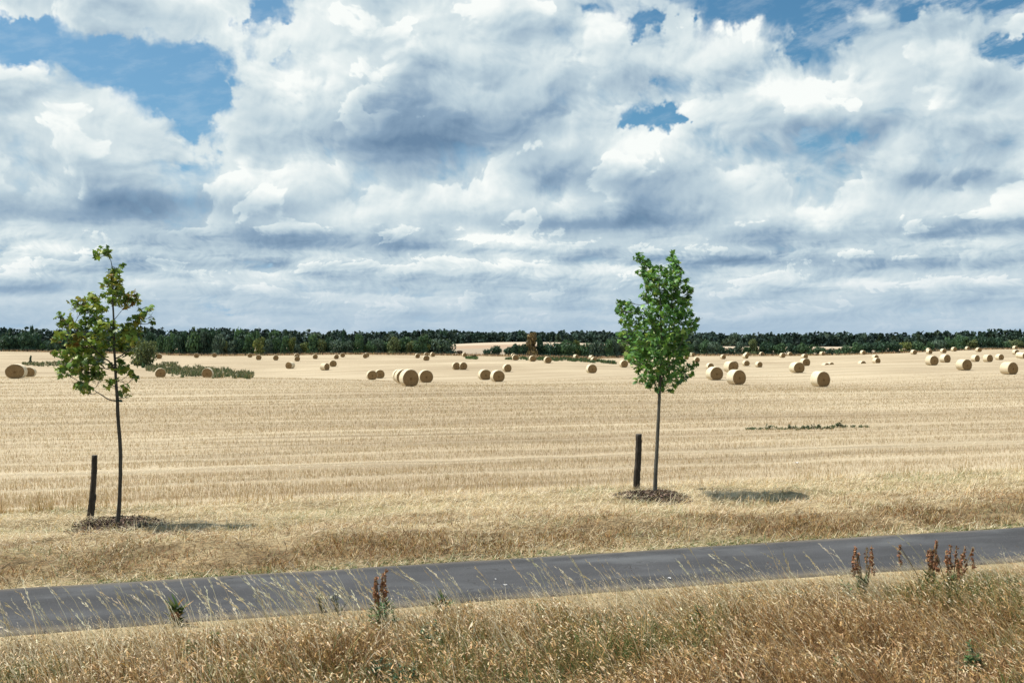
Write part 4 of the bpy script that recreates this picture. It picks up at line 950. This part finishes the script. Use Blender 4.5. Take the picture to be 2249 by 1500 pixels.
# weeds growing in strips (nobody could count them)
def weed_strip(poly,n,hgt,cols,label,size):
    mb=MB(); pxs=np.array([p[0] for p in poly]); a=rng.uniform(pxs[0],pxs[-1],n); yt=np.interp(a,pxs,[p[1] for p in poly]); yb=np.interp(a,pxs,[p[2] for p in poly]); py=rng.uniform(yt,yb)+(fbm(a*.05,a*0,7)-.5)*(yb-yt)*.5+rng.normal(size=n)*(yb-yt)*.12
    G=np.array([ground_at(x_,y_) for x_,y_ in zip(a,py)])
    keep=fbm(G[:,0]*.6,G[:,1]*.10,71)+rng.normal(size=len(G))*.12>.42; G=G[keep]; m=len(G); k=7
    root=np.repeat(G,k,axis=0)+rng.normal(size=(m*k,3))*[size*.7,size*.7,0]
    hh=hgt*rng.uniform(.4,1.3,m*k)*np.repeat(.35+1.1*fbm(G[:,0]*.6,G[:,1]*.12,12),k)
    V,f,TT,_,_=blades(root,hh,rng.uniform(-3,3,m*k),np.abs(rng.normal(0,.35,m*k)),rng.uniform(0,.6,m*k),size*rng.uniform(.5,1.2,m*k),rng.normal(0,.6,m*k),pick(cols[0],cols[1],m*k)); mb.add(V,f,TT)
    o=mb.build('weeds',M['foliage']); tag(o,label,'weeds',kind='stuff')
WC=([(.085,.11,.05),(.115,.135,.06),(.055,.078,.036),(.21,.17,.095),(.32,.26,.155)],[.30,.24,.18,.16,.12])
weed_strip([(322,808,814),(380,803,823),(430,808,826),(500,815,829),(556,822,830)],1800,.70,WC,'long strip of green and brown weeds in the field right of the left maple',.12)
weed_strip([(300,793,812),(345,795,806),(390,797,803)],200,.45,WC,'thin weeds below the pale bush',.12)
weed_strip([(48,798,801),(80,796,803),(135,797,807),(190,799,806)],380,.55,WC,'patch of weeds at the left edge behind the bales',.14)
weed_strip([(1110,787.5,789.5),(1180,786,791),(1250,787,793),(1310,790,796),(1352,797,800)],700,.7,([(.06,.10,.04),(.09,.125,.05),(.045,.07,.03),(.16,.14,.06)],[.35,.3,.25,.1]),'strip of green weeds on the slope left of the right maple',.28)
weed_strip([(1024,785,788.5),(1040,785,789),(1048,786,789)],90,.8,([(.07,.12,.04),(.10,.14,.05)],[.6,.4]),'green weeds around the dark stump',.28)
# dry grass along the foot of the hedge
def hedge_grass():
    mb=MB(); n=9000; px=rng.uniform(-80,2330,n); d=hedge_d(px)+rng.uniform(-2.2,2.5,n); X=(px-CXP)/F*d
    root=np.stack([X,d,terr(X,d)],-1)
    V,f,TT,_,_=blades(root,rng.uniform(.35,1.0,n),rng.uniform(-3,3,n),np.abs(rng.normal(0,.3,n)),rng.uniform(0,.5,n),rng.uniform(.18,.35,n),rng.normal(0,.5,n),pick([(.42,.29,.18),(.50,.37,.23),(.33,.22,.13),(.20,.18,.08)],[.4,.3,.2,.1],n)); mb.add(V,f,TT)
    o=mb.build('dry_grass',M['blade']); tag(o,'tan dry grass along the foot of the hedge','grass',kind='stuff')
hedge_grass()
fe=empty('field_fence',(0,0,0)); tag(fe,'low post and wire fence along the foot of the hedge','fence')
fx=np.linspace(-40,2300,98); wires=[[],[]]
pm=MB(); tube(pm,[(0,0,-.3),(0,0,1.0),(.02,0,1.25)],[.085,.08,.075],6); pm=pm.data('post'); pm.materials.append(M['fence'])
for q,px in enumerate(fx):
    d=float(hedge_d(px))-2.4; x,y=ray(px,d); z=tz(x,y)
    p=link('post',pm,parent=fe); p.location=(x,y,z); p.scale=(1,1,rng.uniform(.85,1.1))
    for w_,h_ in zip(wires,(.6,1.05)): w_.append((x,y,z+h_))
for w_ in wires:
    m_=MB(); tube(m_,w_,.012,4); m_.build('wire',M['wire'],fe)

# ====================================================================== far wood
def far_wood():
    prof=np.array([(-700,716),(-60,722),(8,719),(40,722),(70,719),(110,725),(150,722),(220,721),(300,721),(340,719),(380,725),(420,720),(455,719),(480,719),(515,722),(560,720),(600,725),(660,727),(720,729),(760,727),(800,729),(850,727),(900,730),(930,726),(975,724),(1020,727),(1060,729),(1143,728),(1200,729),(1260,727),(1350,730),(1450,729),(1540,730),(1600,733),(1700,731),(1800,730),(1900,731),(1960,730),(2030,730),(2100,728),(2150,725),(2200,721),(2260,720),(2400,714),(3000,708)],float)
    mb=MB(); n=1900
    px=rng.uniform(-500,2760,n); d=rng.uniform(905,985,n); d=np.where(rng.random(n)<.25,rng.uniform(880,905,n),d)
    yt=np.interp(px,prof[:,0],prof[:,1]); X=(px-CXP)/F*d; z=terr(X,d); top=Zof(yt,d)
    big=rng.random(n)<np.where(px<1000,.5,.3); rad=np.where(big,rng.uniform(4.5,8.5,n),rng.uniform(2.8,4.6,n))
    hh=np.maximum(6,top-z)*np.where(d<905,rng.uniform(.55,.85,n),rng.uniform(.72,.98,n)+.08*big+.10*(fbm(px*.02,px*0,5)-.5))
    conif=(rng.random(n)<np.where(px>1600,.45,.12))&~big
    k=44
    g=rng.normal(size=(n,k,3)); g/=np.linalg.norm(g,axis=2)[...,None]; g*=rng.random((n,k,1))**.35
    v=rng.random((n,k))
    C=np.empty((n,k,3)); hz_=.55+.45*g[...,2]
    taper=np.where(conif[:,None],1.15*(1-.85*v),np.where(v<.5,1.,np.sqrt(np.clip(1-(np.abs(v-.5)/.5)**2.2,.02,1))))
    C[...,0]=X[:,None]+g[...,0]*rad[:,None]*taper; C[...,1]=d[:,None]+g[...,1]*rad[:,None]*taper; C[...,2]=z[:,None]+hh[:,None]*(-.02+1.02*v)
    C=C.reshape(-1,3); m=len(C); nr_=rng.normal(size=(m,3))+np.array([0,-.5,.5]); nr_/=np.linalg.norm(nr_,axis=1)[:,None]
    a=np.cross(nr_,rng.normal(size=(m,3))); a/=np.linalg.norm(a,axis=1)[:,None]; b=np.cross(nr_,a); s_=rng.uniform(.7,1.6,(m,1))
    V=np.stack([C-a*s_-b*s_*.6,C+a*s_*.8-b*s_,C+a*s_+b*s_*.7,C-a*s_*.7+b*s_],1).reshape(-1,3)
    C[:,2]-=0
    T=pick([(.022,.046,.034),(.030,.058,.040),(.016,.034,.030),(.045,.070,.040)],[.4,.25,.25,.1],n)  # bluish cast of distant haze is painted into these foliage tints
    T=np.repeat(T,k,axis=0)*(1+rng.normal(size=(m,1))*.12)
    mb.add(V,[np.arange(m*4).reshape(-1,4)],np.repeat(np.clip(T,.006,1),4,axis=0))
    o=mb.build('far_wood',M['wood_foliage']); tag(o,'dark blue-green wood along the horizon','wood',kind='stuff')
far_wood()
for px,yt,hw,co,kd,lab in ((1143,724.5,8,'dark','round','domed tree standing above the far wood left of the ochre tree'),(1610,729,13,'grey','round','broad pale crown rising above the far wood right of the right maple'),(1641,732,9,'grey','round','smaller pale crown beside the broad one above the far wood'),(482,719,9,'dark','wide','knobbly dark tree above the far wood over the two left hedge bales'),(525,719,13,'mid','round','broad lighter crown of the far wood above the left hedge'),(556,721,14,'mid','wide','wide lighter crown right of the broad one in the far wood'),(604,723,15,'mid','round','lighter rounded crown of the far wood before the wood gets lower'),(20,718,8,'dark','wide','dark flat topped tree of the far wood at the left frame edge'),(68,718,8,'dark','tall','twin topped tree of the far wood near the left edge'),(454,719,11,'dark','round','dark dome of the far wood above the tallest left hedge trees'),(757,726,8,'dark','tall','dark tree rising above the far wood over the pointed hedge tree'),(975,724,10,'dark','round','dark dome of the far wood above the big round bush'),(1896,729,9,'grey','round','pale rounded crown of the far wood above the right hedge pair')):
    plant('wood_tree',px,yt,hw,co,kd,893+rng.uniform(-4,4),lab,'tree','single crowns standing out of the far wood',v=11,nq=700,qs=.12)

# ====================================================================== plants one can point at
def panicle(mb,tip,length,w_,cols,n,q_=.010):
    u=rng.random(n); br=np.floor(u*7)/7; ang=br*37.; out=w_*(1.15-u)*rng.random(n)
    c=tip+np.stack([np.cos(ang)*out+rng.normal(size=n)*w_*.18,np.sin(ang)*out+rng.normal(size=n)*w_*.18,-length*(1-u)+out*1.1],-1)
    a=rng.normal(size=(n,3))*q_; b=rng.normal(size=(n,3))*q_
    V=np.stack([c-a,c+b,c+a,c-b],1).reshape(-1,3); mb.add(V,[np.arange(n*4).reshape(-1,4)],np.repeat(pick(cols[0],cols[1],n),4,axis=0))
def dock(px,py,top,label,ns,spread):
    c=ground_at(px,py,7,16); hgt=(py-top)*c[1]/F
    root=empty('dock_plant',tuple(c)); tag(root,label,'plant','dock plants in the foreground grass')
    for q in range(ns):
        dx=rng.normal()*spread; dy=rng.normal()*spread*.6; h_=hgt*rng.uniform(.7,1.02)
        P=spline([(dx*.15,dy*.15,-.02),(dx*.5,dy*.5,h_*.45),(dx-.02,dy,h_)],8)
        s_=MB(); tube(s_,P,np.linspace(.008,.004,8),5,(.20,.15,.08)); so=s_.build('stem',M['blade'],root)
        h=MB(); panicle(h,P[-1],h_*.5,.035,([(.34,.16,.085),(.22,.10,.06),(.42,.23,.12),(.36,.27,.15)],[.45,.2,.2,.15]),85); h.build('seed_head',M['blade'],so)
    l=MB(); n=60; th=rng.uniform(0,6.28,n); rr_=np.stack([np.cos(th)*.03,np.sin(th)*.03,rng.uniform(0,.22,n)],-1)
    V,f,TT,_,_=blades(rr_,rng.uniform(.10,.24,n),th,rng.uniform(.3,1.1,n),rng.uniform(.2,.9,n),rng.uniform(.025,.05,n),th+1.57,pick([GREEN,OLIVE,(.06,.10,.035),GOLD],[.4,.2,.3,.1],n)); l.add(V,f,TT); l.build('leaf',M['blade'],root)
dock(1896,1312,1183,'tall thin dock with sparse rusty seed heads over the path edge',7,.15)
dock(2040,1300,1184,'red brown dock with dense seed heads against the path, left of its neighbour',6,.10)
dock(2086,1310,1190,'bushiest red brown dock nearest the right frame edge',8,.11)
dock(836,1372,1253,'dark brown dock standing over the path edge left of the centre',6,.06)
dock(388,1372,1340,'short dark red dock at the path edge on the left',3,.03)
dock(972,1362,1316,'short reddish dock in the dry grass below the centre of the path',3,.03)
def d_near(c): return c[1]<18
def weed(px,py,hpx,label,cols,wpx,nl,lw,name='weed_clump',cat='weed',group='green weed clumps in the foreground grass'):
    c=ground_at(px,py,7,60); s_=c[1]/F; root=empty(name,tuple(c)); tag(root,label,cat,group)
    if d_near(c): hpx*=1.25; nl=int(nl*1.8); wpx*=1.25; cols=[tuple(q*1.45 for q in k) for k in cols]
    mb=MB(); hgt=hpx*s_; w_=wpx*s_
    ns_=max(4,int(wpx/3.5)); sx=rng.normal(size=(ns_,2))*w_*.45*[1,.7]; sh=hgt*rng.uniform(.45,1.05,ns_); bend_=rng.normal(size=(ns_,2))*w_*.25
    far_=not d_near(c); nl=int(nl*(3.5 if far_ else 1.5)); k=rng.integers(0,ns_,nl); u=rng.random(nl)**.8
    base=np.column_stack([sx[k]+bend_[k]*u[:,None]**1.5,u*sh[k]]); ln_=hgt*rng.uniform(.12,.30,nl)*(1.25-.6*u)*(2. if far_ else 1.)
    th=rng.uniform(-np.pi,np.pi,nl)
    V,f,TT,_,_=blades(base,ln_,th,rng.uniform(.6,1.4,nl),rng.uniform(.1,1.1,nl),ln_*rng.uniform(.28,.5,nl),th+1.57+rng.normal(size=nl)*.4,pick(cols,[1]*len(cols),nl),3); mb.add(V,f,TT)
    for q in range(ns_): tube(mb,[(sx[q,0],sx[q,1],-.02),(sx[q,0]+bend_[q,0]*.35,sx[q,1]+bend_[q,1]*.35,sh[q]*.5),(sx[q,0]+bend_[q,0],sx[q,1]+bend_[q,1],sh[q])],[.005,.004,.002],4,(.11,.12,.05))
    mb.build('leaf',M['blade'],root)
    return root
GC=[(.05,.105,.04),(.075,.14,.05),(.04,.08,.035)]; TC=[(.035,.085,.05),(.05,.11,.06),(.03,.065,.04)]
for a in ((832,1392,52,'leafy green weed under the dark brown dock',GC,22,90,.035),(1184,1362,34,'small bright green weed below the thickest pale plumes',GC,20,60,.035),(2236,1300,32,'broad green weed clump at the right frame edge',TC,30,120,.03),(412,1452,40,'dark green weed tuft in the left foreground',GC,18,80,.03),(470,1446,50,'olive upright weed right of the dark green tuft at left',[(.12,.14,.04),(.09,.12,.035)],12,60,.025),(945,1405,48,'thin dark green nettle left of the centre foreground',TC,12,60,.04),(955,1432,44,'second dark nettle just below the thin one',TC,14,60,.04),(830,1500,48,'dark bramble leaves at the bottom edge left of centre',TC,34,110,.05),(893,1508,42,'bramble leaves at the bottom edge right of the dark ones',TC,26,90,.05),(1757,1318,26,'low green weed in dry grass below the smooth right part of the path',GC,26,70,.03),(1862,1310,30,'green leaves at the foot of the tall thin dock',GC,22,60,.035),(1222,1410,28,'little green weed in the centre foreground',GC,12,40,.035),(1530,1380,46,'dark green weed in the foreground right of the centre',GC,14,60,.03),(2142,1480,60,'dark green stalks at the lower right corner',GC,14,60,.03),(1850,1500,60,'two leafy stalks at the bottom edge on the right',GC,16,60,.035),(1280,1500,40,'low green tangle at the bottom edge right of the centre',GC,30,90,.03)):
    weed(*a)
def flower(px,py,top,label):
    c=ground_at(px,py,7,16); hgt=(py-top)*c[1]/F; root=empty('flowering_weed',tuple(c)); tag(root,label,'weed','white flowering weeds at the path edge')
    s_=MB(); hs=[]
    for q in range(7):
        h=MB(); hs.append(h)
        e=rng.normal(size=2)*.06; P=spline([(0,0,-.02),(e[0]*.6,e[1]*.6,hgt*.5),(e[0],e[1],hgt*rng.uniform(.75,1))],6); tube(s_,P,np.linspace(.005,.002,6),4,(.10,.11,.06)); panicle(h,P[-1],.03,.012,([(.62,.60,.52),(.5,.48,.4)],[.6,.4]),12,.006)
        n=14; u=rng.random(n); rr_=P[(u*5).astype(int)]; V,f,TT,_,_=blades(rr_,rng.uniform(.03,.07,n),rng.uniform(-3,3,n),rng.uniform(.4,1.2,n),rng.uniform(0,.6,n),rng.uniform(.006,.012,n),rng.uniform(0,3,n),pick([(.11,.13,.07),(.08,.10,.05)],[.5,.5],n)); s_.add(V,f,TT)
    so=s_.build('stem',M['blade'],root)
    for h in hs: h.build('flower_head',M['blade'],root)
flower(708,1346,1300,'left one of two white flowering weeds before the path')
flower(744,1348,1296,'right one of two white flowering weeds before the path')
for px,py,hp,wp,lab in ((1660,943,6,10,'faint flat green patch at the left end of the weed row in the stubble'),(1687,943,13,9,'first small upright weed in the stubble row'),(1736,942,11,9,'dark weed left of the middle of the stubble row'),(1757,943,9,10,'low dark weed before the middle of the stubble row'),(1779,942,12,11,'fullest dark weed in the middle of the stubble row'),(1797,943,11,9,'weed just right of the fullest one in the stubble row'),(1818,941,9,12,'flat weed right of the middle of the stubble row'),(1847,939,14,9,'bushy dark weed towards the right of the stubble row'),(1868,939,9,9,'last small weed at the right end of the stubble row')):
    weed(px,py,hp,lab,[(.06,.10,.055),(.085,.125,.06),(.13,.14,.07)],wp*1.5,45,.06,group='green weeds growing in a row in the stubble')
weed_strip([(1640,942,944),(1690,940,945),(1780,937,943.5),(1860,936,941),(1910,936,938.5)],70,.10,([(.08,.12,.06),(.11,.14,.07),(.20,.18,.10)],[.3,.3,.4]),'thin low green growth between the weeds in the stubble row',.05)
# litter
def scrap(px,py,size,label,lift=.03,dmax=60):
    c=ground_at(px,py,7,dmax); mb=MB(); n=5
    g=np.stack(np.meshgrid(np.linspace(-1,1,n),np.linspace(-.7,.7,n),indexing='ij'),-1).reshape(-1,2)*size; z=rng.random(n*n)*size*.9
    i=np.arange(n-1)[:,None]*n; j=np.arange(n-1)[None]
    V=np.column_stack([g+rng.normal(size=g.shape)*size*.12,z]); mb.add(V,[np.stack([i+j,i+n+j,i+n+j+1,i+j+1],-1).reshape(-1,4)])
    o=mb.build('paper_scrap',M['litter']); o.location=(c[0],c[1],c[2]+lift); tag(o,label,'litter','white scraps of litter')
scrap(1750,1026,.06,'crumpled white scrap caught in the stubble right of the right maple',.10)
scrap(1110,1292,.022,'white scrap on the path, nearer one left of the pale plumes',.045)
scrap(1089,1279,.015,'smallest white scrap on the path, farther one left of the pale plumes',.045)
scrap(1470,1277,.02,'white scrap on the path near its grassy edge right of the plumes',.045)
